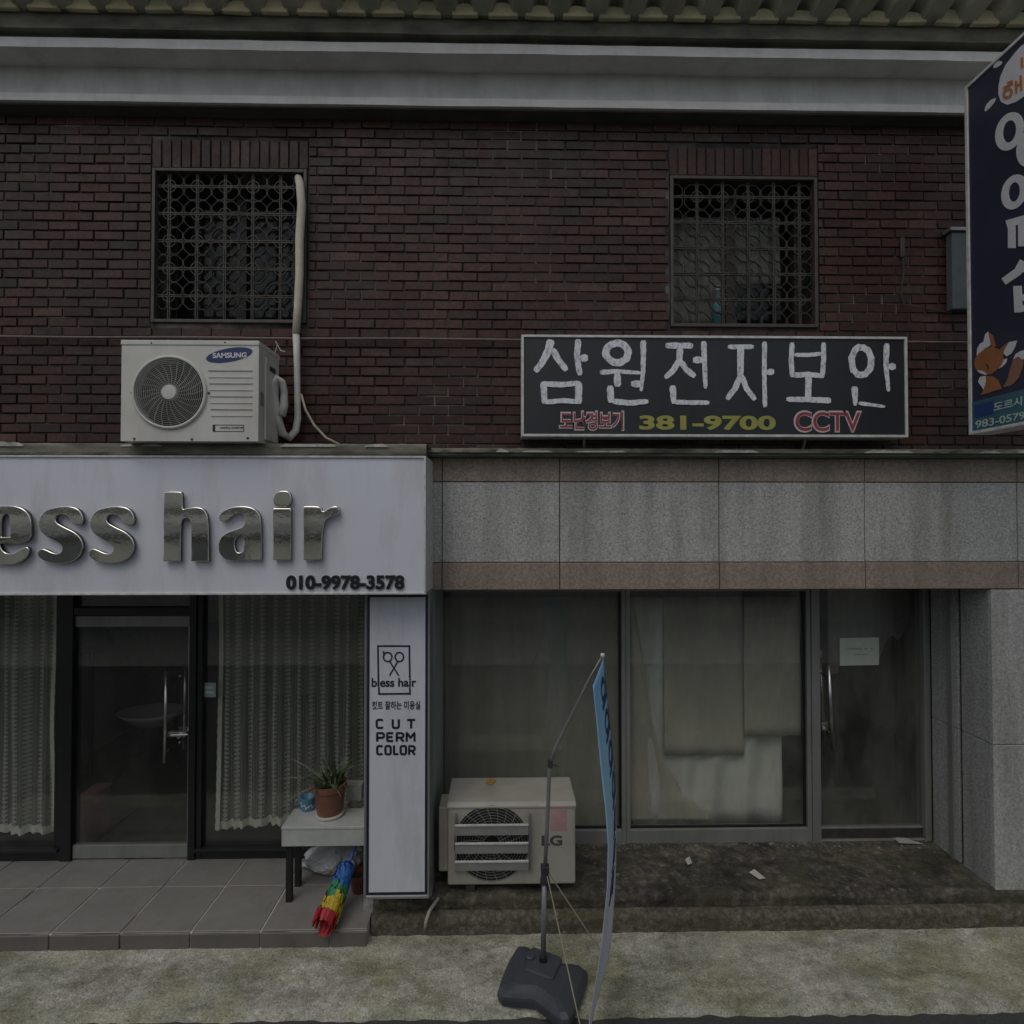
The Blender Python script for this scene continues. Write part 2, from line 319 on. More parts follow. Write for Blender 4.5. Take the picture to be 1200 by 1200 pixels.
# ------------------------------------------------------------------ mesh helpers
class MB:
    def __init__(s): s.v = []; s.f = []
    def add(s, vs, fs):
        n = len(s.v); s.v += [tuple(v) for v in vs]; s.f += [tuple(i + n for i in f) for f in fs]; return s
    def box(s, x0, x1, y0, y1, z0, z1):
        x0, x1 = min(x0, x1), max(x0, x1); y0, y1 = min(y0, y1), max(y0, y1); z0, z1 = min(z0, z1), max(z0, z1)
        return s.add([(x0, y0, z0), (x1, y0, z0), (x1, y1, z0), (x0, y1, z0), (x0, y0, z1), (x1, y0, z1), (x1, y1, z1), (x0, y1, z1)],
                     [(3, 2, 1, 0), (4, 5, 6, 7), (0, 1, 5, 4), (1, 2, 6, 5), (2, 3, 7, 6), (3, 0, 4, 7)])
    def tube(s, pts, r, n=8, cap=True):
        pts = [Vector(p) for p in pts]; rs = r if isinstance(r, (list, tuple)) else [r] * len(pts)
        vs = []; fs = []; ref = None
        for i, p in enumerate(pts):
            t = (pts[min(i + 1, len(pts) - 1)] - pts[max(i - 1, 0)]).normalized()
            if ref is None: ref = t.orthogonal().normalized()
            ref = (ref - t * ref.dot(t)).normalized(); b = t.cross(ref)
            for k in range(n):
                a = 2 * math.pi * k / n; vs.append(p + (ref * math.cos(a) + b * math.sin(a)) * rs[i])
        for i in range(len(pts) - 1):
            for k in range(n):
                k2 = (k + 1) % n; fs.append((i * n + k, i * n + k2, (i + 1) * n + k2, (i + 1) * n + k))
        if cap: fs.append(tuple(range(n - 1, -1, -1))); fs.append(tuple((len(pts) - 1) * n + k for k in range(n)))
        return s.add(vs, fs)
    def lathe(s, c, prof, n=24, axis='z'):
        c = Vector(c); vs = []; fs = []
        for (r, h) in prof:
            for k in range(n):
                a = 2 * math.pi * k / n
                o = Vector((r * math.cos(a), r * math.sin(a), h)) if axis == 'z' else Vector((r * math.cos(a), h, r * math.sin(a)))
                vs.append(c + o)
        for i in range(len(prof) - 1):
            for k in range(n):
                k2 = (k + 1) % n; q = (i * n + k, i * n + k2, (i + 1) * n + k2, (i + 1) * n + k)
                fs.append(q if axis == 'z' else q[::-1])
        fs.append(tuple(range(n - 1, -1, -1)) if axis == 'z' else tuple(range(n))); last = (len(prof) - 1) * n
        fs.append(tuple(last + k for k in range(n)) if axis == 'z' else tuple(last + k for k in range(n - 1, -1, -1)))
        return s.add(vs, fs)
    def prism(s, poly, off):                     # poly: 3D outline, off: extrusion vector
        n = len(poly); off = Vector(off); a = [Vector(p) for p in poly]; b = [p + off for p in a]
        fs = [tuple(range(n)), tuple(range(2 * n - 1, n - 1, -1))] + [((i + 1) % n, i, n + i, n + (i + 1) % n) for i in range(n)]
        return s.add(a + b, fs)
    def grid(s, fn, nu, nv):
        vs = [fn(i / nu, j / nv) for j in range(nv + 1) for i in range(nu + 1)]
        fs = [(j * (nu + 1) + i, j * (nu + 1) + i + 1, (j + 1) * (nu + 1) + i + 1, (j + 1) * (nu + 1) + i) for j in range(nv) for i in range(nu)]
        return s.add(vs, fs)
    def mesh(s, name, mats, smooth=False, fix=True):
        me = bpy.data.meshes.new(name); me.from_pydata(s.v, [], s.f)
        if fix:
            bm = bmesh.new(); bm.from_mesh(me); bmesh.ops.recalc_face_normals(bm, faces=bm.faces); bm.to_mesh(me); bm.free()
        for m in (mats if isinstance(mats, list) else [mats]): me.materials.append(m)
        if smooth: me.shade_smooth()
        return me
    def build(s, name, mat, parent=None, bev=0, smooth=False, solid=0, label=None, kind=None, fix=True):
        o = bpy.data.objects.new(name, s.mesh(name, mat, smooth, fix)); return link(o, parent, bev, solid, label, kind)
def link(o, parent=None, bev=0, solid=0, label=None, kind=None):
    COL.objects.link(o)
    if parent is not None:
        o.parent = parent
        if parent.get('_root'): o.location = -Vector(parent['_root'])
    if solid:
        m = o.modifiers.new("thickness", 'SOLIDIFY'); m.thickness = solid; m.offset = 0
    if bev:
        m = o.modifiers.new("edges", 'BEVEL'); m.width = bev; m.segments = 2; m.limit_method = 'ANGLE'; m.angle_limit = R(40)
    if label: o['label'] = label
    if kind: o['kind'] = kind
    return o
def box(name, mat, parent, x0, x1, y0, y1, z0, z1, bev=0, **k): return MB().box(x0, x1, y0, y1, z0, z1).build(name, mat, parent, bev, **k)
def tag(o, label, cat, group=None):
    o['label'] = label; o['category'] = cat
    if group: o['group'] = group
    return o
def thing(name, label, cat, loc, group=None):
    o = bpy.data.objects.new(name, None); COL.objects.link(o); o.location = loc; o['_root'] = [float(x) for x in loc]
    o.empty_display_size = .1
    return tag(o, label, cat, group)

# text as a flat or raised mesh, fitted to a box and laid on a surface by fn(u, v, w) -> point
def glyphs(s, bold=0, extrude=0, bevel=0, spacing=1):
    cu = bpy.data.curves.new("lettering", 'FONT'); cu.body = s; cu.offset = bold; cu.extrude = extrude; cu.bevel_depth = bevel; cu.bevel_resolution = 1
    cu.space_character = spacing; cu.resolution_u = 6
    o = bpy.data.objects.new("lettering", cu); COL.objects.link(o)
    dg = bpy.context.evaluated_depsgraph_get(); dg.update()
    me = bpy.data.meshes.new_from_object(o.evaluated_get(dg)); bpy.data.objects.remove(o); bpy.data.curves.remove(cu)
    return me
def text_on(name, s, mat, parent, fn, bold=0, thick=.002, spacing=1, label=None, bev=0, pad=0):
    """fn(u,v,w): u,v in 0..1 over the text's own bounds, w = metres off the surface"""
    me = glyphs(s, bold, .5, bev, spacing)
    xs = [v.co.x for v in me.vertices]; ys = [v.co.y for v in me.vertices]; zs = [v.co.z for v in me.vertices]
    x0, x1, y0, y1, z0, z1 = min(xs), max(xs), min(ys), max(ys), min(zs), max(zs)
    for v in me.vertices:
        v.co = fn((v.co.x - x0) / (x1 - x0) * (1 + 2 * pad) - pad, (v.co.y - y0) / (y1 - y0) * (1 + 2 * pad) - pad, (v.co.z - z0) / (z1 - z0) * thick)
    me.materials.clear(); ms = mat if isinstance(mat, list) else [mat]
    for m in ms: me.materials.append(m)
    for p in me.polygons: p.material_index = 0
    me.name = name
    return link(bpy.data.objects.new(name, me), parent, label=label)
def face_fn(px0, px1, py0, py1, Y):              # a rectangle on a wall plane facing the street; py0 = top
    cx, cy = (px0 + px1) / 2, (py0 + py1) / 2
    x0, x1 = onY(px0, cy, Y).x, onY(px1, cy, Y).x; z1, z0 = onY(cx, py0, Y).z, onY(cx, py1, Y).z
    return lambda u, v, w: Vector((x0 + (x1 - x0) * u, Y - w, z0 + (z1 - z0) * v))
def stroke(mb, pts, w0, w1=None, fn=None, wob=.08, taper=.75, depth=.0025):
    """a brush stroke: a polyline in drawing units, turned into a thin raised ribbon by fn(x, y) -> point"""
    mb.lift = getattr(mb, 'lift', 0) + .00012; depth += mb.lift
    w1 = w1 or w0; P = [Vector((x, y, 0)) for x, y in pts]; Q = []
    for i in range(len(P) - 1):
        n = max(2, int((P[i + 1] - P[i]).length / 14))
        for k in range(n): Q.append(P[i].lerp(P[i + 1], k / n))
    Q.append(P[-1]); L = len(Q); l = []; r = []
    for i, q in enumerate(Q):
        t = (Q[min(i + 1, L - 1)] - Q[max(i - 1, 0)]).normalized(); nrm = Vector((-t.y, t.x, 0)); f = i / (L - 1)
        w = (w0 + (w1 - w0) * f) / 2
        if i in (0, L - 1): w *= taper
        l.append(q + nrm * w * (1 + random.uniform(-wob, wob))); r.append(q - nrm * w * (1 + random.uniform(-wob, wob)))
    vs = []; fs = []
    for i in range(L):
        for p, h in ((l[i], depth), (r[i], depth), (l[i], 0), (r[i], 0)): vs.append(fn(p.x, p.y, h))
    for i in range(L - 1):
        a, b = i * 4, i * 4 + 4; fs += [(a, a + 1, b + 1, b), (a + 2, b + 2, b + 3, a + 3), (a, b, b + 2, a + 2), (a + 1, a + 3, b + 3, b + 1)]
    fs += [(0, 2, 3, 1), ((L - 1) * 4, (L - 1) * 4 + 1, (L - 1) * 4 + 3, (L - 1) * 4 + 2)]
    mb.add(vs, fs)
def ring(mb, cx, cy, rx, ry, w, fn, wob=.05, depth=.0025, n=28, tilt=0):
    mb.lift = getattr(mb, 'lift', 0) + .00012; depth += mb.lift
    vs = []; fs = []
    for i in range(n):
        a = 2 * math.pi * i / n; k = 1 + random.uniform(-wob, wob) * .5
        for (ex, h) in ((w / 2, depth), (-w / 2, depth), (w / 2, 0), (-w / 2, 0)):
            x, y = (rx + ex) * math.cos(a) * k, (ry + ex) * math.sin(a) * k
            vs.append(fn(cx + x, cy + y + tilt * x, h))
    for i in range(n):
        a, b = i * 4, ((i + 1) % n) * 4; fs += [(a, a + 1, b + 1, b), (a, b, b + 2, a + 2), (a + 1, a + 3, b + 3, b + 1)]
    mb.add(vs, fs)
def polyfn(mb, pts, fn, depth=.0025):
    n = len(pts); vs = [fn(x, y, depth) for x, y in pts] + [fn(x, y, 0) for x, y in pts]
    mb.add(vs, [tuple(range(n))] + [((i + 1) % n, i, n + i, n + (i + 1) % n) for i in range(n)])

# ------------------------------------------------------------------ main planes of the place (metres)
YF, YW = 3.66, 4.24                   # facade face, shop window plane
XL, XR = -4.6, 4.6                    # the stretch of building that is modelled
Z_LEDGE0, Z_LEDGE1 = 3.108, 3.150
Z_LINT = Z_(691, YF, 850)             # underside of the granite band
Z_BRICK_TOP = Z_(128, YF, 600) + .10
PLAT_Z, STEP_Z, LOW_Z = .10, .20, .114

# ------------------------------------------------------------------ ground
def ground_sheet():
    mb = MB()
    def edge(x): return 3.02 + .012 * noise.noise((x * 3, 0, 0)) + .018 * noise.noise((x * 11, 2, 0)) - .02 * x / 4
    def fn(u, v):
        x = XL + (XR - XL) * u; y0 = edge(x); y = y0 + (3.72 - y0) * v
        z = .010 * noise.noise((x * 1.7, y * 2.5, 0)) + .005 * noise.noise((x * 9, y * 14, 3)) + .003 * noise.noise((x * 30, y * 40, 5)) - .004
        if v < .04: z -= .012
        if v == 0: z = -.06
        return (x, y, min(z, .012))
    mb.grid(fn, 460, 60); return mb
ground_sheet().build("pavement", M['ground'], smooth=True, kind='structure')
rd = MB().grid(lambda u, v: (-40 + 80 * u, -1.7 + 5.0 * v, -.042 + .002 * noise.noise((u * 90, v * 9, 0))), 120, 12)
rd.build("road", M['road'], kind='structure')
MB().box(-40, 40, -60, -1.7, -.4, .0).build("opposite_pavement", M['far_ground'], kind='structure')
MB().box(-200, 200, -200, 200, -.8, -.42).build("ground", M['far_ground'], kind='structure')
# far side of the street (it shows in the glass and the polished letters)
ob = thing("opposite_building", "plain pale building across the street, seen mirrored in the shop glass", "building", (0, -6, 0))
box("wall", M['opp_wall'], ob, -16, 16, -11, -6, 0, 4.6)
box("roof", M['soffit'], ob, -16.4, 16.4, -11.4, -5.97, 4.6, 4.75)
for k in range(9):
    x = -14 + k * 3.4
    w = box("window", M['opp_glass'], ob, x, x + 1.3, -6.02, -5.97, 1.15 if k % 3 else .1, 2.2)
    box("frame", M['alu'], w, x - .06, x + 1.36, -5.965, -5.94, 2.2, 2.28)
    box("fascia", M['white_edge'], ob, x - .6, x + 2.7, -6.0, -5.84, 2.36, 2.56); box("fascia", M['opp_sign'], ob, x - .6, x + 2.7, -6.0, -5.80, 2.60, 2.82); box("reflection_strip", M['far_dark'], ob, x - .6, x + 2.7, -6.0, -5.86, 2.24, 2.355); box("gutter", M['dirty_metal'], ob, x - .6, x + 2.75, -6.0, -5.9, 2.83, 2.93)  # dark strips under and over the fascias added to band the letters' reflections

# tiled platform of the salon: tiles and riser pieces with recessed grout
PX1 = X_(430, 3.5, 1080)
plat = MB().box(XL, PX1 - .006, 3.512, YW + .1, -.03, PLAT_Z - .008).build("tiled_platform", M['grout'], kind='structure')
TW = .436; tx = X_(305, 3.5, 1078); rows = [(3.506, 3.93), (3.93, YW + .02)]
cols = [tx + TW * k for k in range(-7, 2)]
def tile_mesh(w, d, h, m, nm):
    bm = bmesh.new(); bmesh.ops.create_cube(bm, size=1); bmesh.ops.scale(bm, vec=(w, d, h), verts=bm.verts)
    bmesh.ops.bevel(bm, geom=[e for e in bm.edges], offset=.003, segments=1, affect='EDGES')
    me = bpy.data.meshes.new(nm); bm.to_mesh(me); bm.free(); me.materials.append(m); return me
cache = {}
for c in cols:
    x0, x1 = c, min(c + TW, PX1)
    if x1 - x0 < .05: continue
    for (y0, y1) in rows:
        key = (round(x1 - x0, 3), round(y1 - y0, 3))
        if key not in cache: cache[key] = tile_mesh(x1 - x0 - .009, y1 - y0 - .008, .012, M['tile'], "tile")
        o = bpy.data.objects.new("tile", cache[key]); link(o, plat); o.location = ((x0 + x1) / 2, (y0 + y1) / 2, PLAT_Z - .006 + random.uniform(-.001, .001))
    key = (round(x1 - x0, 3), 'r')
    if key not in cache: cache[key] = tile_mesh(x1 - x0 - .009, .012, PLAT_Z + .02, M['tile_riser'], "riser_tile")
    o = bpy.data.objects.new("riser_tile", cache[key]); link(o, plat); o.location = ((x0 + x1) / 2, 3.504, (PLAT_Z - .02) / 2 - .014 + .002)

# concrete step in front of the empty shop
SX0 = PX1 + .004
st = MB()
def rough_slab(mb, x0, x1, y0, y1, z0, z1, amp, nx=150, ny=10, seed=0):
    def prof(u, t):                      # t runs up the riser then back over the tread
        x = x0 + (x1 - x0) * u
        h = z1 - z0; d = y1 - y0; L = h + d; s = t * L
        y, z = (y0, z0 + s) if s < h else (y0 + s - h, z1)
        e = max(0, 1 - abs(s - h) / .03)
        n1 = noise.noise((x * 6, s * 18, seed)); n2 = noise.noise((x * 22, s * 40, seed + 3))
        return (x, y + amp * (n1 + .6 * n2) * (1 if s < h + .02 else 0) + e * .012, z + amp * .5 * (n1 + n2) * (1 if s > h * .8 else 0) - e * .008)
    mb.grid(prof, nx, ny)
rough_slab(st, SX0, XR, 3.645, YW + .06, LOW_Z - .02, STEP_Z, .006, 260, 60)
cs = st.build("concrete_step", M['step'], smooth=True, kind='structure')
s2 = MB(); rough_slab(s2, SX0, XR, 3.585, 3.70, -.03, LOW_Z, .007, 320, 24, 9)
s2.build("lower_step", M['step_low'], cs, smooth=True)

# ------------------------------------------------------------------ the building
bld = thing("shop_building", "two storey brick building with granite shop fronts and a deep cement cornice", "building", (0, YF, 0))

# -- windows of the upper floor (holes in the brick)
WINS = [(178, 360, 198, 379), (785, 958, 207, 384)]
holes = []
for (a, b, t, d) in WINS:
    p, q = onY(a, (t + d) / 2, YF), onY(b, (t + d) / 2, YF)
    holes.append((p.x, q.x, Z_(d, YF, (a + b) / 2), Z_(t, YF, (a + b) / 2)))
BW, BH, CP = .1968, .0645, 0
J = .0095
zb = Z_LEDGE1 - .02
nrow = int((Z_BRICK_TOP - zb) / BH) + 1
# core behind the bricks, with openings
core = MB(); xs = [XL] + [x for h in holes for x in (h[0], h[1])] + [XR]
YC0, YC1 = YF + .010, YF + .30
for i in range(len(xs) - 1):
    if i % 2 == 0: core.box(xs[i], xs[i + 1], YC0, YC1, zb, Z_BRICK_TOP + .3)
    else:
        h = holes[i // 2]; core.box(xs[i], xs[i + 1], YC0, YC1, zb, h[2]); core.box(xs[i], xs[i + 1], YC0, YC1, h[3], Z_BRICK_TOP + .3)
wall = core.build("brick_wall", M['mortar'], bld)
def brick_mesh(w, h, d, nm="brick"):
    bm = bmesh.new(); bmesh.ops.create_cube(bm, size=1); bmesh.ops.scale(bm, vec=(w, d, h), verts=bm.verts)
    front = [e for e in bm.edges if all(v.co.y < 0 for v in e.verts)]
    bmesh.ops.bevel(bm, geom=front, offset=.0025, segments=1, affect='EDGES')
    me = bpy.data.meshes.new(nm); bm.to_mesh(me); bm.free(); me.materials.append(M['brick']); return me
full = brick_mesh(BW - J, BH - J, .03)
soldier_h = Z_(172, YF, 870) - Z_(205, YF, 870)
sol_me = brick_mesh(.0645 - J + .001, soldier_h - .006, .03, "soldier_brick")
sold = []                                 # soldier courses over, headers under the windows
for hx0, hx1, hz0, hz1 in holes:
    n = round((hx1 - hx0 + .01) / .0645); p = (hx1 - hx0 + .012) / n
    zt = hz1 + .004
    for k in range(n):
        o = bpy.data.objects.new("soldier_brick", sol_me); link(o, wall)
        o.location = (hx0 - .006 + p * (k + .5), YF + .0145 + random.uniform(-.0025, .0015), zt + soldier_h / 2); o.rotation_euler = (0, random.uniform(-.006, .006), 0)
    sold.append((hx0 - .005, hx1 + .005, hz0, zt + soldier_h))
# things hung on the wall that hide bricks, in pixels
HIDE = [(142, 330, 397, 520), (608, 1066, 388, 515), (1128, 1300, 40, 512)]
cand = []; cut = []
for r in range(nrow):
    z = zb + BH * (r + .5); off = (BW / 2 if r % 2 else 0) + random.uniform(-.006, .006)
    k0 = int((XL - .2) / BW) - 1
    for k in range(k0, int(XR / BW) + 2):
        x0, x1 = k * BW + off + .03, (k + 1) * BW + off + .03
        segs = [(x0, x1)]
        for (sx0, sx1, sz0, sz1) in sold:
            if sz0 - BH * .35 < z < sz1 + BH * .35:
                segs = [s for (a, b) in segs for s in (((a, min(b, sx0)),) if a < sx0 else ()) + (((max(a, sx1), b),) if b > sx1 else ())]
        for a, b in segs:
            if b - a < .03 or b > XR or a < XL: continue
            (cand if b - a > BW - .002 else cut).append((a, b, z))
def px_of(x, y, z):
    d = _rot.transposed() @ Vector((x, y, z - CAM_Z)); return 600 + FOC * d.x / -d.z, 600 - FOC * d.y / -d.z, -d.z
scored = []
for (a, b, z) in cand:
    p = px_of((a + b) / 2, YF, z); l = px_of(a, YF, z)[0]; rr = px_of(b, YF, z)[0]
    hid = any(h[0] < p[0] < h[1] and h[2] < p[1] < h[3] for h in HIDE) or l < 0 or rr > 1128 or p[1] < 140
    scored.append((hid, p[2], a, b, z))
scored.sort()
for i, (hid, dd, a, b, z) in enumerate(scored):
    if i < 300:
        o = bpy.data.objects.new("brick", full); link(o, wall)
        o.location = ((a + b) / 2, YF + .015 + random.uniform(-.003, .0025), z + random.uniform(-.0012, .0012)); o.rotation_euler = (random.uniform(-.010, .010), random.uniform(-.009, .009), random.uniform(-.010, .010)); o.scale = (random.uniform(.972, 1.008), 1, random.uniform(.94, 1.03))
    else: cut.append((a, b, z))
bm = bmesh.new()
for (a, b, z) in cut:
    g = bmesh.ops.create_cube(bm, size=1)['verts']
    w = (b - a - J) * random.uniform(.972, 1.008); dy = random.uniform(-.003, .0025); dz = random.uniform(-.0012, .0012); hh_ = random.uniform(.94, 1.03); sk = random.uniform(-.009, .009); tl = random.uniform(-.008, .008)
    for v in g:
        fx = v.co.x; ins = .0016 if v.co.y < 0 else 0
        v.co = Vector(((a + b) / 2 + v.co.x * (w - ins), YF + .015 + v.co.y * .03 + dy + tl * fx * w, z + v.co.z * (BH - J - ins) * hh_ + dz + sk * fx * w))
me = bpy.data.meshes.new("brickwork"); bm.to_mesh(me); bm.free(); me.materials.append(M['brick'])
link(bpy.data.objects.new("brickwork", me), wall, kind='stuff')

# -- upper windows: sash, mullion, panes; dark rooms behind
for i, (hx0, hx1, hz0, hz1) in enumerate(holes):
    yw = YF + .20
    w = MB()
    for (a, b, c, d) in ((hx0, hx0 + .05, hz0, hz1), (hx1 - .05, hx1, hz0, hz1), (hx0 + .05, hx1 - .05, hz0, hz0 + .05), (hx0 + .05, hx1 - .05, hz1 - .05, hz1)):
        w.box(a, b, yw, yw + .06, c, d)
    xm = (hx0 + hx1) / 2 - .01
    w.box(xm - .035, xm + .035, yw - .012, yw + .05, hz0 + .05, hz1 - .05)
    wf = w.build("window", M['black_frame'] if i == 0 else M['bronze'], bld, .003)
    for (a, b) in ((hx0 + .05, xm - .035), (xm + .035, hx1 - .05)):
        MB().box(a, b, yw + .02, yw + .026, hz0 + .05, hz1 - .05).build("pane", M['glass_up'], wf)
    # room behind
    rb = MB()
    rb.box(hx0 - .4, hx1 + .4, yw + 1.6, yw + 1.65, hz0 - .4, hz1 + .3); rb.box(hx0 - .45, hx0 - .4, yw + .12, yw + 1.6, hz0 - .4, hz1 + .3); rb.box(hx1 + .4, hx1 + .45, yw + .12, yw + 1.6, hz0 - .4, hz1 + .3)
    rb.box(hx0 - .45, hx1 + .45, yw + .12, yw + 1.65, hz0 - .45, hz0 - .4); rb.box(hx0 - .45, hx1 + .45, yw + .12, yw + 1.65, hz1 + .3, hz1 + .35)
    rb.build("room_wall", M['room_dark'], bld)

# -- cornice: fascia, soffits, lip, gutter and the corrugated eave sheet
zc0 = Z_BRICK_TOP - .10; YA = 3.55
zA1 = Z_(86, YA, 600); zA0 = Z_(126, YA, 600)
YB = 3.40; zB0, zB1 = zA1, Z_(52, YB, 600)
def noisy_band(name, mat, y, z0, z1, yb, amp=.004, parent=bld):
    mb = MB(); n = 240
    def fr(u, v):
        x = XL + (XR - XL) * u
        return (x, y + amp * .4 * noise.noise((x * 2, v * 3, z0)), z0 + (z1 - z0) * v + amp * noise.noise((x * 1.5, z1 + v, 7)) + amp * .5 * noise.noise((x * 7, z0 + v, 1)))
    mb.grid(fr, n, 3)
    mb.grid(lambda u, v: (lambda p: (p[0], p[1] + (yb - y) * v, p[2]))(fr(u, 0)), n, 1)
    mb.grid(lambda u, v: (lambda p: (p[0], p[1] + (yb - y) * v, p[2]))(fr(u, 1)), n, 1)
    return mb.build(name, mat, parent, fix=False)
noisy_band("cornice_fascia", M['cornice'], YA, zA0 + .052, zA1 + .02, YF + .3)
noisy_band("cornice_band", M['lip'], YA - .008, zA0, zA0 + .05, YF + .3, .003)
noisy_band("cornice_lip", M['lip'], YB, zB0, zB1, YA + .3)
box("cornice_soffit", M['painted_shade'], bld, XL, XR, YA + .012, YF + .012, zA0 - .012, zA0 - .004)  # dark sheet added here, its colour stands in for the cornice's shadow
zD = zB1 + .012
yG = 3.372; zG0 = Z_(41, yG, 600); zG1 = Z_(16, yG, 600)
noisy_band("gutter_back", M['gutter'], YB + .03, zB1 - .01, zG0 + .03, YB + .3, .003)
noisy_band("gutter", M['gutter'], yG, zG0, zG1, YB + .06, .004)
per = 45 * 3.33 / 640; YE = 3.335
zE = Z_(18.5, YE, 600)
def eave(u, v):
    x = XL + (XR - XL) * u; ph = (x / per) % 1.0; c = max(0.0, math.cos(2 * math.pi * ph))
    return (x, yG + .03 - .20 * v, zE + .012 + .095 * c ** .7 + .03 * v + .004 * noise.noise((x * 2, v * 3, 2)))
MB().grid(eave, 1000, 6).build("eave_sheet", M['eave_sheet'], bld, solid=.004, fix=False)
box("eave_board", M['gutter'], bld, XL, XR, YE + .02, yG + .02, zG1 - .03, zE + .004, 0)
random.seed(31)
for k in range(int(XL / per), int(XR / per) + 1):           # mossy mortar plugs closing the hollows of the roof sheet
    wd = per * random.uniform(.34, .45); hg = random.uniform(.065, .09); n = 9
    P = [(k * per + wd * math.cos(math.pi * i / n) * random.uniform(.93, 1.05), YE + random.uniform(-.008, .004), zE + hg * math.sin(math.pi * i / n) ** .8) for i in range(n + 1)]
    MB().prism(P, (0, .03, 0)).build("mortar_plug", M['eave'], bld, .006)
box("roof", M['soffit'], bld, XL, XR, 3.20, 9.0, zE + .16, zE + .24)

# -- ledge between the storeys
lg = MB()
def ledgefn(u, v):
    x = XL + (XR - XL) * u; n1 = noise.noise((x * 5, v * 2, 1)); n2 = noise.noise((x * 19, v * 5, 2))
    P = [(3.58, Z_LEDGE0 + .010), (3.56, Z_LEDGE0 + .016), (3.56, Z_LEDGE1), (3.575, Z_LEDGE1 + .004), (YF + .02, Z_LEDGE1 + .012)]
    t = v * (len(P) - 1); i = min(int(t), len(P) - 2); f = t - i
    y = P[i][0] + (P[i + 1][0] - P[i][0]) * f; z = P[i][1] + (P[i + 1][1] - P[i][1]) * f
    return (x, y + .006 * (n1 + n2) * (v < .9), z + .005 * (n1 * .6 + n2) * (v > .3))
lg.grid(ledgefn, 700, 16); lg.build("ledge", M['ledge'], bld, smooth=True)
box("ledge_underside", M['soffit'], bld, XL, XR, 3.60, YF + .02, Z_LEDGE0 - .004, Z_LEDGE0 + .012)
def slabfn(u, v):
    x = XL + (xs_r0 - XL) * u; n1 = noise.noise((x * 4, v * 2, 11)); n2 = noise.noise((x * 17, v * 6, 12))
    P = [(3.345, zs_t0 + .003), (3.335, zs_t0 + .012), (3.335, 3.142), (3.345, 3.149), (3.60, 3.149)]; t = v * 4; i = min(int(t), 3); f = t - i
    return (x, P[i][0] + (P[i + 1][0] - P[i][0]) * f + .005 * (n1 + n2) * (v < .95), P[i][1] + (P[i + 1][1] - P[i][1]) * f + .0035 * (n1 + n2) * (.2 < v < .7))
xs_r0, zs_t0 = X_(499, 3.32, 610), Z_(534, 3.32, 300)
MB().grid(slabfn, 420, 16).build("canopy_slab", M['ledge'], bld, smooth=True)
fk = MB(); x = XL
while x < XR:
    YK, ZK = (3.330, 3.152) if x < xs_r0 - .36 else (3.554, Z_LEDGE1)                               # pale flaked remnants of mortar along the top of the ledge
    L = random.uniform(.05, .35)
    if noise.noise((x * 1.3, 5, 0)) > -.05:
        n = max(3, int(L / .03)); h0 = random.uniform(.010, .024)
        fk.grid(lambda u, v: (x + L * u, YK - .004 * noise.noise((x + L * u * 9, 0, 3)), ZK - .024 + (h0 + .009 * noise.noise((x * 7 + L * u * 30, 1, 0))) * v * (1 if 0 < u < 1 else .2)), n, 2)
    x += L + random.uniform(.0, .18)
fk.build("ledge_flakes", M['flake'], bld, solid=.006, kind='stuff')
MB().tube([(XL, 3.578, Z_LEDGE0 + .004), (XR, 3.578, Z_LEDGE0 + .004)], .005, 6).build("drip_edge", M['ledge'], bld)

# -- granite band over the shops
zT1 = Z_LEDGE0 - .005; zP0 = Z_(565, YF, 850); zP1 = Z_(659, YF, 850)
jx = [XL, X_(0, YF) - .4, X_(200, YF), X_(374, YF), X_(518, YF), X_(656, YF), X_(843, YF), X_(1014, YF), X_(1193, YF), XR]
def slab_mesh(w, h, d, m, nm):
    bm = bmesh.new(); bmesh.ops.create_cube(bm, size=1); bmesh.ops.scale(bm, vec=(w, d, h), verts=bm.verts)
    bmesh.ops.bevel(bm, geom=[e for e in bm.edges if all(v.co.y < 0 for v in e.verts)], offset=.004, segments=1, affect='EDGES')
    me = bpy.data.meshes.new(nm); bm.to_mesh(me); bm.free(); me.materials.append(m); return me
band = box("lintel_band", M['dirty_metal'], bld, XL, XR, YF + .022, YF + .3, Z_LINT + .006, zT1)
for i in range(len(jx) - 1):
    for (a, b, m, pr) in ((zP0, zT1, 'pink', .0), (zP1, zP0, 'granite', .004), (Z_LINT, zP1, 'pink', .0)):
        o = bpy.data.objects.new("granite_panel", slab_mesh(jx[i + 1] - jx[i] - .005, b - a - .004, .03, M[m], "granite_panel")); link(o, band)
        o.location = ((jx[i] + jx[i + 1]) / 2, YF + .015 + pr + random.uniform(-.001, .001), (a + b) / 2)
        o['label'] = "pinkish brown granite strip" if m == 'pink' else "grey granite panel"
box("opening_soffit", M['soffit'], bld, XL, XR, YF + .034, YW + .2, Z_LINT + .005, Z_LINT + .06)
box("head_frame", M['alu'], bld, X_(507, YF), X_(1165, YF), YW - .03, YW + .05, Z_LINT - .05, Z_LINT + .004)

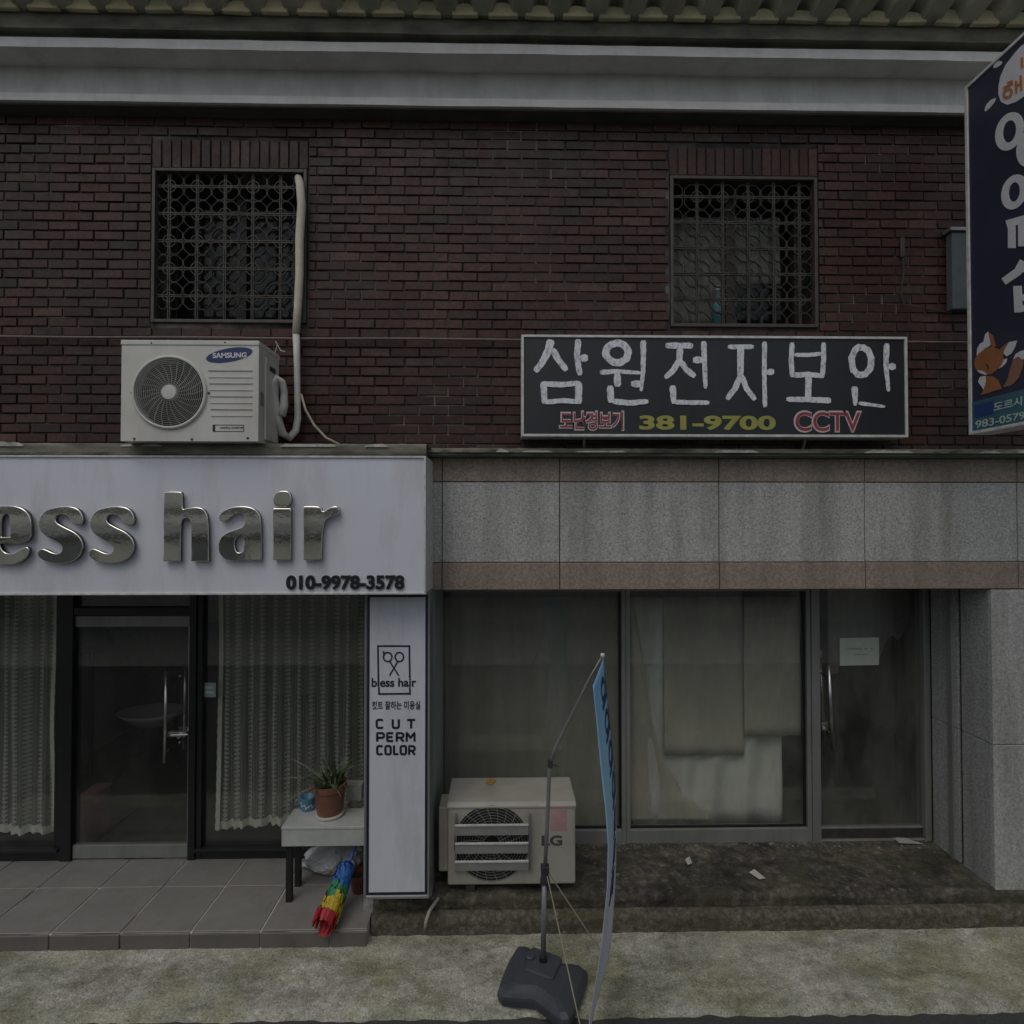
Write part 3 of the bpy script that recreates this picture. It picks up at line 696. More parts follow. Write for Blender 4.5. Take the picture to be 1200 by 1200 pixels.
# -- pillars
PLX0, PLX1 = X_(424, YF), X_(507, YF); PRX = X_(1164, YF, 850)
box("pillar", M['return'], bld, PLX0 + .02, PLX1, YF + .002, YW + .12, 0, Z_LINT, .004)
zj = Z_(873, YF, 1165)
pr_ = box("pillar", M['dirty_metal'], bld, PRX + .02, XR, YF + .03, YW + .2, 0, Z_LINT - .001)
for (a, b) in ((.09, zj), (zj, Z_LINT - .003)):
    o = bpy.data.objects.new("granite_panel", slab_mesh(XR - PRX, b - a - .004, .03, M['granite'], "granite_panel")); link(o, pr_); o.location = ((PRX + XR) / 2, YF + .015, (a + b) / 2)
    for (ya, yb) in ((YF + .032, 3.915), (3.945, YW - .05)):
        MB().box(PRX, PRX + .02, ya, yb, max(a, STEP_Z - .01) if a < .3 else a + .002, b - .002).build("return_panel", M['return'], pr_, .003)
MB().box(PRX - .012, PRX + .006, 3.985, 4.03, STEP_Z, Z_LINT - .01).build("metal_strip", M['alu'], pr_, .002)

# -- rooms behind the shop fronts
def room(x0, x1, y0, y1, z0, z1, parent, wm, fm):
    r = MB(); r.box(x0, x1, y1, y1 + .05, z0, z1); r.box(x0 - .05, x0, y0, y1 + .05, z0, z1); r.box(x1, x1 + .05, y0, y1 + .05, z0, z1); r.box(x0 - .05, x1 + .05, y0, y1 + .05, z1, z1 + .05)
    r.build("room_wall", wm, parent); box("room_floor", fm, parent, x0 - .05, x1 + .05, y0, y1 + .05, z0 - .06, z0)
XP = X_(470, YW)
room(XL, XP - .03, YW + .09, 8.2, PLAT_Z - .01, Z_LINT + .06, bld, M['room'], M['room_floor'])
room(XP + .03, XR, YW + .09, 7.4, STEP_Z - .01, Z_LINT + .06, bld, M['room'], M['room_floor'])

# -- salon front: black frame, two windows, glass door
def fx(px, Y=YW, py=850): return onY(px, py, Y).x
def rect_frame(mb, x0, x1, z0, z1, w, y0, y1, wb=None):
    wb = wb or w
    mb.box(x0, x0 + w, y0, y1, z0, z1); mb.box(x1 - w, x1, y0, y1, z0, z1); mb.box(x0 + w, x1 - w, y0, y1, z0, z0 + wb); mb.box(x0 + w, x1 - w, y0, y1, z1 - w, z1)
zs0 = PLAT_Z; zs1 = Z_LINT
DX0, DX1 = fx(86), fx(221)
sw = MB(); rect_frame(sw, XL, fx(72), zs0, zs1, .05, YW, YW + .08, .10); lw = sw.build("shop_window", M['black_frame'], bld, .004)
MB().box(XL + .05, fx(72) - .05, YW + .035, YW + .041, zs0 + .10, zs1 - .05).build("pane", M['glass'], lw)
box("sill", M['black_metal'], lw, XL, fx(72), YW - .03, YW - .001, zs0 + .075, zs0 + .10, .003)
dp = MB(); dp.box(fx(72) + .002, DX0 - .004, YW - .012, YW + .09, zs0, zs1); dp.box(DX1 + .004, fx(230), YW - .012, YW + .09, zs0, zs1)
zdt = Z_(721, YW, 150); dp.box(DX0 - .002, DX1 + .002, YW - .01, YW + .085, zdt, zdt + .06)
dp.build("door_frame", M['black_frame'], bld, .004)
tz = MB().box(DX0, DX1, YW + .03, YW + .036, zdt + .062, zs1).build("transom_pane", M['glass'], bld)
zd0, zd1 = PLAT_Z + .012, zdt - .006
door = MB().box(DX0, DX1, YW + .022, YW + .034, zd0 + .10, zd1 - .085).build("shop_door", M['glass'], bld, label="salon glass door with steel rails")
box("rail", M['alu'], door, DX0, DX1, YW + .006, YW + .05, zd1 - .083, zd1, .003); box("rail", M['alu'], door, DX0, DX1, YW + .006, YW + .05, zd0, zd0 + .098, .003)
box("edge_strip", M['steel'], door, DX1 - .012, DX1 - .002, YW + .012, YW + .02, zd0 + .1, zd1 - .085)
def pull(px, z0, z1, dy, parent, lean=0):
    x = fx(px); h = MB(); h.tube([(x, YW - dy, z0), (x + lean, YW - dy, z1)], .0115, 10)
    for z in (z0 + .08, z1 - .08): h.tube([(x + lean * .5, YW - dy, z), (x + lean * .5, YW + .02, z)], .008, 8)
    h.build("handle", M['steel'], parent, smooth=True)
pull(197.5, Z_(891, YW, 200), Z_(785, YW, 200), .045, door, .008); pull(208, Z_(884, YW, 200), Z_(781, YW, 200), -.09, door, .006)
zl = Z_(860, YW, 210); lk = MB(); lk.box(fx(199), fx(220), YW - .03, YW + .018, zl - .012, zl + .022); lk.tube([(fx(205), YW - .05, zl + .01), (fx(225), YW - .05, zl + .014)], .009, 8); lk.lathe((fx(214), YW - .045, zl), [(.0, -.01), (.017, -.008), (.017, .02), (0, .022)], 12, 'y')
lk.build("lock", M['steel'], door, .002)
sw = MB(); rect_frame(sw, fx(230) + .003, XP, zs0, zs1, .04, YW, YW + .08, .09); rw = sw.build("shop_window", M['black_frame'], bld, .004)
MB().box(fx(230) + .043, XP - .04, YW + .035, YW + .041, zs0 + .09, zs1 - .04).build("pane", M['glass'], rw)
box("sill", M['black_metal'], rw, fx(230) + .003, XP, YW - .03, YW - .001, zs0 + .07, zs0 + .09, .003)

# -- empty shop front: aluminium frame, two windows, glass door
za0, za1 = STEP_Z - .012, Z_LINT - .052
e0, e1, e2, e3 = fx(514), fx(733), fx(951), fx(1088)
zsill = Z_(970, YW, 850)
def alu_window(x0, x1, parent):
    w = MB(); rect_frame(w, x0, x1, za0, za1, .032, YW - .02, YW + .06, zsill - za0); f = w.build("shop_window", M['alu'], parent, .003)
    MB().box(x0 + .032, x1 - .032, YW + .02, YW + .026, zsill, za1 - .032).build("pane", M['glass_dirty'], f)
    box("sash", M['black_frame'], f, x0 + .033, x1 - .033, YW + .004, YW + .018, zsill + .001, zsill + .016)
    box("sash", M['black_frame'], f, x1 - .05, x1 - .033, YW + .004, YW + .018, zsill + .016, za1 - .033)
    return f
alu_window(e0, e1 - .001, bld); alu_window(e1 + .001, e2 - .012, bld)
fm = MB(); fm.box(e2 - .010, e2 + .055, YW - .03, YW + .07, za0, za1); fm.box(e3 - .05, e3, YW - .028, YW + .07, za0, za1); fm.box(e2 + .055, e3 - .05, YW - .022, YW + .06, za0, za0 + .02)
fm.build("door_frame", M['alu'], bld, .003)
d0, d1 = e2 + .062, e3 - .055
zr = Z_(969, YW, 1020)
door2 = MB().box(d0, d1, YW + .012, YW + .024, zr, za1 - .004).build("shop_door", M['glass_dirty'], bld, label="empty shop's dusty glass door with a paper notice")
box("rail", M['alu'], door2, d0, d1, YW - .004, YW + .04, zr - .012, zr, .002); box("kick_plate", M['dirty_metal'], door2, d0, d1, YW, YW + .036, za0 + .022, zr - .013, .002)
def pull2(px0, py0, px1, py1, dy, m='steel'):
    a, b = onY(px0, py0, YW - dy), onY(px1, py1, YW - dy); h = MB(); h.tube([a, b], .014, 10)
    for t in (.15, .85): c = a.lerp(b, t); h.tube([c, (c.x, YW + .014, c.z)], .008, 8)
    h.build("handle", M[m], door2, smooth=True)
pull2(971, 779, 976, 877, .05); pull2(961, 774, 966, 868, -.09)
zl = Z_(850, YW, 960); lk = MB(); lk.box(d0 + .002, fx(971), YW - .028, YW + .008, zl - .035, zl + .03); lk.lathe((fx(962), YW - .03, zl - .012), [(0, -.022), (.014, -.02), (.016, .0), (0, .003)], 12, 'y')
lk.build("lock", M['steel'], door2, .003)
box("latch_plate", M['alu'], door2, fx(957.5), fx(964.5), YW + .002, YW + .01, Z_(770, YW, 960), Z_(762, YW, 960))

# ------------------------------------------------------------------ decorative grilles over the upper windows
def grille(name, label, hole, lattice_mat, pitch, ox, oz):
    hx0, hx1, hz0, hz1 = hole
    t = thing(name, label, "window grille", ((hx0 + hx1) / 2, YF, hz0), "ornamental iron grilles over the upper windows")
    f = MB(); rect_frame(f, hx0 + .002, hx1 - .002, hz0 + .002, hz1 - .002, .022, YF - .012, YF + .05); f.build("grille_frame", M['bronze'], t, .003)
    a0, a1, b0, b1 = hx0 + .024, hx1 - .024, hz0 + .024, hz1 - .024; y = YF + .022
    def bar(v):
        m = MB()
        for d in (-.006, .006):
            if v[0] == 'v': m.box(v[1] + d - .0025, v[1] + d + .0025, y - .009, y + .009, b0, b1)
            else: m.box(a0, a1, y - .0085, y + .0085, v[1] + d - .0025, v[1] + d + .0025)
        m.build("bar", M[lattice_mat], t)
    nx = [a0 + ox + pitch * k for k in range(-1, 8)]; nz = [b0 + oz + pitch * k for k in range(-1, 8)]
    for x in nx:
        if a0 + .01 < x < a1 - .01: bar(('v', x))
    for z in nz:
        if b0 + .01 < z < b1 - .01: bar(('h', z))
    q = pitch / 2 - .004
    def loop_mesh(w, h):
        c = w * .10; d = w * .42; e = w * .2; k = .0023; P = [(-w / 2 + c, -h / 2), (w / 2 - e, -h / 2), (w / 2, -h / 2 + e), (w / 2, h / 2 - d), (w / 2 - d, h / 2), (-w / 2 + e, h / 2), (-w / 2, h / 2 - e), (-w / 2, -h / 2 + c)]
        vs = []; n = 8
        for (x, z) in P:
            s = 1 - 2 * k / max(w, h) * 1.4
            for (sx, yy) in ((1, -.007), (s, -.007), (s, .007), (1, .007)): vs.append((x * sx, yy, z * sx))
        fs = []
        for i in range(n):
            a, b = i * 4, ((i + 1) % n) * 4
            for e in range(4): fs.append((a + e, a + (e + 1) % 4, b + (e + 1) % 4, b + e))
        return MB().add(vs, fs).mesh("scroll", M[lattice_mat])
    lm = loop_mesh(q, q); hr = pitch / 4
    rm = MB(); n = 14; r0 = pitch * .235
    vs = []; fs = []
    for i in range(n):
        a = 2 * math.pi * i / n
        for (rr, yy) in ((r0, -.006), (r0 - .0045, -.006), (r0 - .0045, .006), (r0, .006)): vs.append((rr * math.cos(a), yy, rr * math.sin(a)))
    for i in range(n):
        a, b = i * 4, ((i + 1) % n) * 4
        for e in range(4): fs.append((a + e, a + (e + 1) % 4, b + (e + 1) % 4, b + e))
    rme = rm.add(vs, fs).mesh("ring", M[lattice_mat])
    for x in nx:
        for z in nz:
            for sx in (-1, 1):
                for sz in (-1, 1):
                    cx, cz = x + sx * hr, z + sz * hr
                    if a0 + q * .32 < cx < a1 - q * .32 and b0 + q * .32 < cz < b1 - q * .32:
                        o = bpy.data.objects.new("scroll", lm); link(o, t); o.location = Vector((cx, y + random.uniform(-.002, .002), cz)) - Vector(t.location)
                        o.scale = (sx * (.8 if cx - q / 2 < a0 or cx + q / 2 > a1 else 1), 1, sz)
            if a0 + r0 * .7 < x < a1 - r0 * .7 and b0 + r0 * .7 < z < b1 - r0 * .7:
                o = bpy.data.objects.new("ring", rme); link(o, t); o.location = Vector((x, y - .003, z)) - Vector(t.location)
                o = bpy.data.objects.new("ring", rme); link(o, t); o.location = Vector((x, y - .001, z)) - Vector(t.location); o.scale = (.55, 1, .55)
    return t
P_ = 32.4 * YF / FOC
grille("window_grille", "ornamental iron window grille above the white outdoor unit, with a cream pipe in it", holes[0], 'iron', P_, onY(196.5, 300, YF).x - holes[0][0] - .024, Z_(346, YF, 270) - holes[0][2] - .024)
grille("window_grille", "ornamental iron window grille above the dark painted sign", holes[1], 'iron', 30.8 * YF / FOC, onY(818, 300, YF).x - holes[1][0] - .024, Z_(350, YF, 870) - holes[1][2] - .024)

# pale things standing behind the right upstairs window
hx0, hx1, hz0, hz1 = holes[1]
cl = MB(); ya = YF + .27
def curt(x0, x1, z0, z1, fold, y, mat, parent, name="curtain", amp=.012, sag=0, nu=60, nv=14):
    m = MB().grid(lambda u, v: (x0 + (x1 - x0) * u + .012 * noise.noise((y * 9, v * 3, u * 2)), y + amp * math.sin(u * fold * 6.28 + 1.6 * v + 2.2 * noise.noise((u * 2, v * 1.5, x0))) * (1 - .4 * v) + .004 * noise.noise((u * 9, v * 7, y)), z1 + (z0 - z1) * v + sag * noise.noise((u * 5, y, 0)) * v), nu, nv)
    return m.build(name, mat, parent, smooth=True, solid=.002)
tag(curt(hx0 + .06, hx0 + .47, hz0 + .1, hz1 - .14, 4, ya, M['dull_curtain'], None, "curtain"), "pale curtain behind the left sash of the window above the dark painted sign", "curtain")
tag(curt(hx0 + .55, hx1 - .12, hz0 + .42, hz1 - .14, 5, ya, M['dull_curtain'], None, "curtain"), "greyish short curtain behind the right sash of the window above the dark painted sign", "curtain")
bt = thing("storage_bottle", "teal bottle behind the glass of the window above the dark painted sign", "bottle", (hx0 + .42, YF + .24, hz0 + .05))
MB().lathe((hx0 + .42, YF + .24, hz0 + .051), [(.0, 0), (.045, .003), (.045, .2), (.02, .26), (.02, .3), (0, .301)], 14).build("body", simple("teal plastic", (.09, .24, .27), .4), bt, smooth=True)
MB().lathe((hx0 + .42, YF + .24, hz0 + .352), [(.024, 0), (.024, .03), (0, .031)], 12).build("cap", M['white_edge'], bt)

# ------------------------------------------------------------------ salon fascia sign
YS = 3.32
zs_t, zs_b = Z_(534, YS, 300), Z_(697, YS, 300); xs_r = X_(499, YS, 610)
sg = thing("shop_sign", "wide white fascia sign with raised polished letters over the salon", "sign", (-2, YS, zs_b))
box("panel", M['white_panel'], sg, XL, xs_r - .012, YS + .006, YF - .003, zs_b + .012, zs_t - .012)
fr = MB(); fr.box(XL, xs_r, YS - .004, YF - .002, zs_t - .012, zs_t); fr.box(XL, xs_r, YS - .004, YF - .002, zs_b, zs_b + .012); fr.box(xs_r - .012, xs_r, YS - .004, YF - .002, zs_b + .012, zs_t - .012)
fr.build("frame", M['white_edge'], sg, .002)
def chaikin(P, n=2):
    for _ in range(n):
        Q = []
        for i in range(len(P)):
            p, q = Vector(P[i]), Vector(P[(i + 1) % len(P)]); Q += [p.lerp(q, .25), p.lerp(q, .75)]
        P = Q
    return P
def raised(loops):
    """one polished letter: outline loops in pixels of the front face, filled, raised and bevelled"""
    cu = bpy.data.curves.new("letter", 'CURVE'); cu.dimensions = '2D'; cu.fill_mode = 'BOTH'; cu.extrude = .009; cu.bevel_depth = .005; cu.bevel_resolution = 2; cu.offset = -.005
    for L in loops:
        P = [onY(x, y, YS + .006) for x, y in L]; P = chaikin([(p.x, p.z) for p in P]); sp_ = cu.splines.new('POLY'); sp_.points.add(len(P) - 1); sp_.use_cyclic_u = True
        for i, p in enumerate(P): sp_.points[i].co = (p[0], p[1], 0, 1)
    o = bpy.data.objects.new("letter", cu); COL.objects.link(o); dg = bpy.context.evaluated_depsgraph_get(); dg.update()
    me = bpy.data.meshes.new_from_object(o.evaluated_get(dg)); bpy.data.objects.remove(o); bpy.data.curves.remove(cu)
    for v in me.vertices: v.co = Vector((v.co.x, YS - .018 - v.co.z, v.co.y))
    me.materials.clear(); me.materials.append(M['chrome']); me.materials.append(M['chrome_side']); me.name = "letter"
    for p in me.polygons: p.material_index = 1 if abs(p.normal.y) < .2 else 0
    return link(bpy.data.objects.new("letter", me), sg)
def T3(P, dx=0): return [(x / 3 + dx, 360 + y / 3) for x, y in P]
def sq(x0, y0, x1, y1): return [(x0, y0), (x0, y0), (x1, y0), (x1, y0), (x1, y1), (x1, y1), (x0, y1), (x0, y1)]
S_ = [(309, 745), (300, 715), (270, 700), (222, 700), (175, 713), (152, 745), (155, 782), (180, 806), (222, 826), (238, 842), (228, 864), (205, 864), (178, 850), (160, 847), (148, 860), (155, 882), (190, 897), (240, 900), (285, 887), (309, 852), (305, 815), (280, 790), (240, 772), (212, 755), (213, 735), (235, 728), (258, 740), (268, 762), (290, 770), (306, 762)]
E_ = [(42, 637), (43, 612), (39, 600), (27, 593), (8, 592), (-13, 596), (-24, 610), (-26, 630), (-21, 648), (-8, 659), (10, 662), (28, 660), (38, 652), (41, 643), (37, 640), (30, 643), (22, 648), (13, 648), (8, 643), (6, 637), (6, 637)]
raised([E_, [(8, 629), (8, 629), (8, 608), (12, 602), (17, 604), (18, 612), (18, 629), (18, 629)]])
raised([T3(S_)]); raised([T3(S_, 59.3)])
raised([T3([(588, 655), (592, 649), (648, 649), (653, 655), (653, 712), (665, 707), (700, 702), (728, 708), (744, 738), (745, 892), (745, 892), (683, 892), (683, 892), (683, 762), (676, 744), (660, 742), (648, 756), (646, 892), (646, 892), (587, 893), (587, 893)])])
raised([T3([(780, 745), (780, 730), (798, 712), (840, 699), (890, 701), (922, 722), (928, 762), (928, 888), (928, 888), (870, 888), (866, 882), (842, 892), (800, 887), (777, 858), (779, 815), (805, 790), (850, 776), (867, 768), (868, 736), (856, 724), (830, 728), (808, 752), (792, 756)]), T3([(866, 796), (842, 806), (833, 832), (842, 862), (860, 860), (867, 850)])])
raised([T3(sq(968, 707, 1031, 888))]); raised([T3([(967, 665), (985, 647), (1020, 646), (1032, 660), (1032, 690), (1020, 702), (985, 704), (969, 692)])])
raised([T3([(1074, 700), (1074, 700), (1137, 700), (1139, 722), (1165, 704), (1190, 698), (1202, 712), (1196, 730), (1166, 738), (1142, 758), (1136, 888), (1136, 888), (1074, 888), (1074, 888)])])
raised([sq(-84, 577, -62, 658)]); raised([[(-152, 577), (-152, 577), (-131, 577), (-131, 577), (-131, 596), (-118, 592), (-103, 600), (-98, 625), (-104, 650), (-120, 660), (-132, 655), (-152, 658), (-152, 658)], [(-131, 610), (-124, 608), (-119, 618), (-119, 635), (-124, 646), (-131, 643)]])
text_on("phone_number", "010-9978-3578", M['black'], sg, (lambda f: lambda u, v, w: f(u, v, w))(face_fn(336, 474, 674, 691, YS + .006)), .035, .012)

# ------------------------------------------------------------------ tall panel sign on the pillar
YP = 3.50
def pp(px, py): return onY(px, py, YP)
px0, px1 = pp(427, 870).x, pp(503.5, 870).x; pz1, pz0 = zs_b - .006, Z_(1053, YP, 465)
ps = thing("panel_sign", "tall narrow white panel sign with scissors emblem on the pillar", "sign", ((px0 + px1) / 2, YP, pz0))
box("panel", M['white_panel'], ps, px0 + .008, px1 - .008, YP + .004, YF - .004, pz0 + .01, pz1 - .004)
fr = MB(); rect_frame(fr, px0, px1, pz0, pz1, .011, YP - .004, YF - .001); fr.build("frame", M['alu'], ps, .002)
bd = MB(); rect_frame(bd, px0 + .014, px1 - .013, pz0 + .022, pz1 - .02, .016, YP + .001, YP + .0038); bd.build("border", M['navyprint'], ps)
lf = lambda x, y, h: onY(420 + x / 7.5, 740 + y / 7.5, YP + .0038) + Vector((0, -h, 0))
lg_ = MB()
def seg(mb, pts, w, fn=lf): stroke(mb, pts, w, fn=fn, wob=0, taper=1, depth=.0015)
seg(lg_, [(165, 128), (450, 128)], 15); seg(lg_, [(172, 120), (176, 418)], 15); seg(lg_, [(448, 120), (452, 410)], 15)
seg(lg_, [(180, 490), (182, 556)], 15); seg(lg_, [(452, 490), (454, 556)], 15); seg(lg_, [(176, 549), (458, 546)], 15)
ring(lg_, 258, 224, 37, 40, 13, lf, 0, .0015); ring(lg_, 360, 224, 37, 40, 13, lf, 0, .0015); seg(lg_, [(222, 170), (224, 215)], 12)
seg(lg_, [(275, 262), (355, 388)], 12); seg(lg_, [(347, 262), (273, 388)], 12)
lg_.build("emblem", M['navyprint'], ps)
def ptext(nm, s, a, b, c, d, bold): text_on(nm, s, M['navyprint'], ps, face_fn(a, b, c, d, YP + .0038), bold, .0015)
ptext("lettering", "bless hair", 435.5, 488, 794.5, 805, .028); ptext("lettering", "컷트 잘하는 미용실", 436, 492.5, 821.5, 831.5, .02)
GL = {'C': [[(9, 1.6), (7.5, .6), (2.5, .6), (1, 2), (1, 8), (2.5, 9.4), (7.5, 9.4), (9, 8.4)]], 'U': [[(1, 0), (1, 8), (2.5, 9.4), (7.5, 9.4), (9, 8), (9, 0)]], 'T': [[(0, .7), (10, .7)], [(5, .7), (5, 10)]],
      'P': [[(1, 10), (1, .7), (7, .7), (9, 2), (9, 4.6), (7, 5.8), (1, 5.8)]], 'E': [[(9.4, .7), (1, .7), (1, 9.3), (9.4, 9.3)], [(1, 5), (8.4, 5)]], 'R': [[(1, 10), (1, .7), (7, .7), (9, 2), (9, 4.4), (7, 5.6), (1, 5.6)], [(5, 5.6), (9.4, 10)]],
      'M': [[(.8, 10), (.8, 0), (5, 6), (9.2, 0), (9.2, 10)]], 'O': [[(5, .6), (2.5, .6), (1, 2), (1, 8), (2.5, 9.4), (7.5, 9.4), (9, 8), (9, 2), (7.5, .6), (5, .6)]], 'L': [[(1, 0), (1, 9.3), (9, 9.3)]]}
def modular(word, xs_, y0, y1):
    for ch, (xa, xb_) in zip(word, xs_):
        mb = MB()
        for L in GL[ch]:
            P = [(xa + (xb_ - xa) * x / 10, y0 + (y1 - y0) * y / 10) for x, y in L]; stroke(mb, P, 20, fn=lf, wob=0, taper=1, depth=.0012)
        mb.build("lettering", M['navyprint'], ps)
modular("CUT", [(155, 222), (295, 362), (428, 500)], 772, 852)
modular("PERM", [(158, 232), (248, 310), (330, 402), (418, 500)], 888, 968)
modular("COLOR", [(160, 216), (232, 290), (308, 356), (366, 424), (440, 500)], 1002, 1084)

# ------------------------------------------------------------------ hand painted sign of the upstairs business
YD = 3.50
a, b = onY(611, 452, YD), onY(1063.5, 452, YD); dz1, dz0 = Z_(393.5, YD, 840), Z_(512, YD, 840)
hsn = thing("painted_sign", "long dark box sign with big white brushed characters under the right grille", "sign", ((a.x + b.x) / 2, YD, dz0))
box("panel", M['sign_dark'], hsn, a.x + .01, b.x - .01, YD + .006, YF - .02, dz0 + .01, dz1 - .01)
fr = MB(); rect_frame(fr, a.x, b.x, dz0, dz1, .016, YD - .004, YF - .018); fr.build("frame", M['white_edge'], hsn, .002)
for xx in (a.x + .42, b.x - .62): MB().tube([(xx, YF - .06, dz0 + .004), (xx, YF - .02, Z_LEDGE1 - .01)], .01, 6).build("bracket", M['zinc'], hsn)
F4 = lambda x, y, h: onY(600 + x / 5, 380 + y / 5, YD + .006) + Vector((0, -h, 0))
F5 = lambda x, y, h: onY(830 + x / 4.8, 380 + y / 4.8, YD + .006) + Vector((0, -h, 0))
def char(fn, strokes, rings=()):
    mb = MB()
    for i, s in enumerate(strokes): stroke(mb, s[0], s[1] * 1.1, (s[2] if len(s) > 2 else s[1]) * 1.12, fn=fn, wob=.09, taper=.62, depth=.002 + .0004 * i)
    for r_ in rings: ring(mb, *r_, fn, .09, .0022)
    mb.build("lettering", M['paint_white'], hsn)
char(F4, [([(228, 90), (215, 150), (178, 222), (135, 278)], 44, 30), ([(236, 145), (270, 205), (320, 272)], 36, 30), ([(388, 88), (380, 190), (398, 300)], 34, 28), ([(396, 200), (445, 197)], 38), ([(185, 338), (191, 466)], 36, 30), ([(172, 349), (290, 355), (396, 345)], 28), ([(390, 338), (389, 464)], 40, 34), ([(190, 458), (300, 448), (406, 456)], 25)])
char(F4, [([(515, 282), (620, 276), (755, 286)], 27, 18), ([(617, 282), (618, 366)], 36), ([(769, 95), (768, 280), (755, 392)], 32, 18), ([(697, 350), (760, 350)], 35), ([(575, 360), (580, 460)], 38, 34), ([(590, 452), (690, 462), (798, 452)], 32, 26)], [(615, 168, 64, 57, 42)])
char(F4, [([(900, 125), (1060, 126)], 32), ([(984, 138), (978, 215), (940, 275), (896, 315)], 34, 28), ([(988, 215), (1020, 265), (1072, 308)], 30, 30), ([(1060, 210), (1115, 210)], 36), ([(1122, 100), (1128, 240), (1133, 378)], 30, 20), ([(939, 360), (948, 466)], 36, 26), ([(950, 456), (1050, 460), (1155, 460)], 26, 22)])
char(F5, [([(110, 128), (255, 127)], 24), ([(182, 130), (180, 295), (150, 362), (103, 422)], 34, 26), ([(188, 290), (215, 365), (264, 426)], 28, 26), ([(316, 98), (314, 260), (318, 468)], 24, 22), ([(326, 271), (369, 268)], 32)])
char(F5, [([(471, 103), (466, 200), (472, 298)], 26, 24), ([(648, 103), (648, 200), (640, 302)], 24, 24), ([(483, 172), (560, 174), (640, 166)], 20), ([(478, 288), (562, 282), (648, 292)], 28, 24), ([(562, 280), (560, 432)], 34, 28), ([(438, 422), (560, 424), (688, 430)], 24, 30)])
char(F5, [([(1004, 108), (998, 230), (1013, 378)], 30, 18), ([(1012, 238), (1053, 238)], 36), ([(822, 350), (826, 458)], 36, 18), ([(845, 444), (992, 464)], 20, 14)], [(860, 208, 55, 78, 36)])
def stext(s, a_, b_, c_, d_, m, bold, lift, sp=1, pad=0): text_on("lettering", s, M[m], hsn, (lambda f: lambda u, v, w: f(u, v, w + lift))(face_fn(a_, b_, c_, d_, YD + .006)), bold, .0015, sp, pad=pad)
stext("도난경보기", 655, 731.5, 481, 505, 'outline', .055, 0); stext("도난경보기", 656.5, 730, 483, 503.5, 'letter_red', .012, .002)
stext("381-9700", 749, 909, 487, 504, 'letter_yellow', .035, 0)
stext("CCTV", 930, 1010, 481, 507, 'outline', .05, 0); stext("CCTV", 932, 1008, 483, 505, 'letter_red', .008, .002)

# ------------------------------------------------------------------ blade sign
XB = onY(1133, 310, 3.35).x
yb0 = 3.35; yb1 = 2.62; bz1 = Z_(103, yb0, 1133); bz0 = Z_(510, yb0, 1133)
bs = thing("blade_sign", "navy projecting sign with a fox picture at the right edge of the wall", "sign", (XB + .06, (yb0 + yb1) / 2, bz0))
box("panel", M['navy'], bs, XB + .004, XB + .13, yb1, yb0 - .012, bz0 + .012, bz1 - .012)
fr = MB()
for (y0, y1, z0, z1) in ((yb0 - .022, yb0, bz0, bz1), (yb1 - .02, yb1, bz0, bz1), (yb1, yb0 - .022, bz0, bz0 + .02), (yb1, yb0 - .022, bz1 - .02, bz1)): fr.box(XB - .004, XB + .135, y0, y1, z0, z1)
fr.build("frame", M['white_edge'], bs, .003)
for z in (bz0 + .4, bz1 - .5): MB().tube([(XB + .12, 3.25, z), (XB + .50, YF + .012, z)], .016, 8).build("bracket", M['zinc'], bs)
def BL(ox, oy, sc, lift=0): return lambda x, y, h: onX(ox + x / sc, oy + y / sc, XB + .004) + Vector((-h - lift, 0, 0))
B3, B7, B6 = BL(800, 0, 3), BL(1120, 30, 7.06), BL(1050, 380, 7.5)
bb = MB(); polyfn(bb, [(700, 120), (600, 130), (540, 172), (480, 240), (415, 325), (372, 420), (357, 500), (356, 570), (378, 632), (430, 655), (500, 632), (570, 585), (650, 500)], B7)
polyfn(bb, [(312, 345), (325, 310), (360, 290), (388, 300), (380, 322), (345, 345), (320, 352)], B7); polyfn(bb, [(240, 700), (255, 655), (295, 612), (335, 598), (325, 632), (285, 682), (250, 710)], B7)
bb.build("bubble", M['letter_white'], bs)
hm = MB(); B7l = BL(1120, 30, 7.06, .003)
stroke(hm, [(432, 478), (478, 455)], 18, fn=B7l, wob=0); stroke(hm, [(400, 515), (480, 478)], 16, fn=B7l, wob=0); ring(hm, 437, 558, 32, 34, 20, B7l, 0, tilt=-.3)
stroke(hm, [(505, 455), (508, 555)], 20, fn=B7l, wob=0); stroke(hm, [(545, 410), (550, 535)], 20, fn=B7l, wob=0); stroke(hm, [(508, 495), (545, 478)], 14, fn=B7l, wob=0)
stroke(hm, [(556, 260), (556, 345)], 20, fn=B7l, wob=0)
hm.build("lettering", M['orange'], bs)
wm = MB()
def ell(cx, cy, rx, ry, w, tilt): ring(wm, cx, cy, rx, ry, w, B3, 0, n=32, tilt=tilt)
ell(1150, 462, 37, 52, 27, -.35); ell(1222, 520, 34, 52, 28, -.3); ell(1167, 675, 33, 47, 26, -.3)
stroke(wm, [(1140, 788), (1230, 762)], 26, fn=B3, wob=0, taper=1); stroke(wm, [(1158, 790), (1158, 872)], 26, fn=B3, wob=0, taper=1); stroke(wm, [(1193, 780), (1193, 866)], 24, fn=B3, wob=0, taper=1)
stroke(wm, [(1200, 920), (1180, 955), (1130, 990)], 30, 26, fn=B3, wob=0, taper=1); stroke(wm, [(1198, 940), (1240, 965)], 28, fn=B3, wob=0, taper=1)
stroke(wm, [(1178, 1005), (1182, 1098)], 28, fn=B3, wob=0, taper=1); stroke(wm, [(1182, 1050), (1250, 1035)], 22, fn=B3, wob=0, taper=1); stroke(wm, [(1182, 1088), (1250, 1072)], 22, fn=B3, wob=0, taper=1)
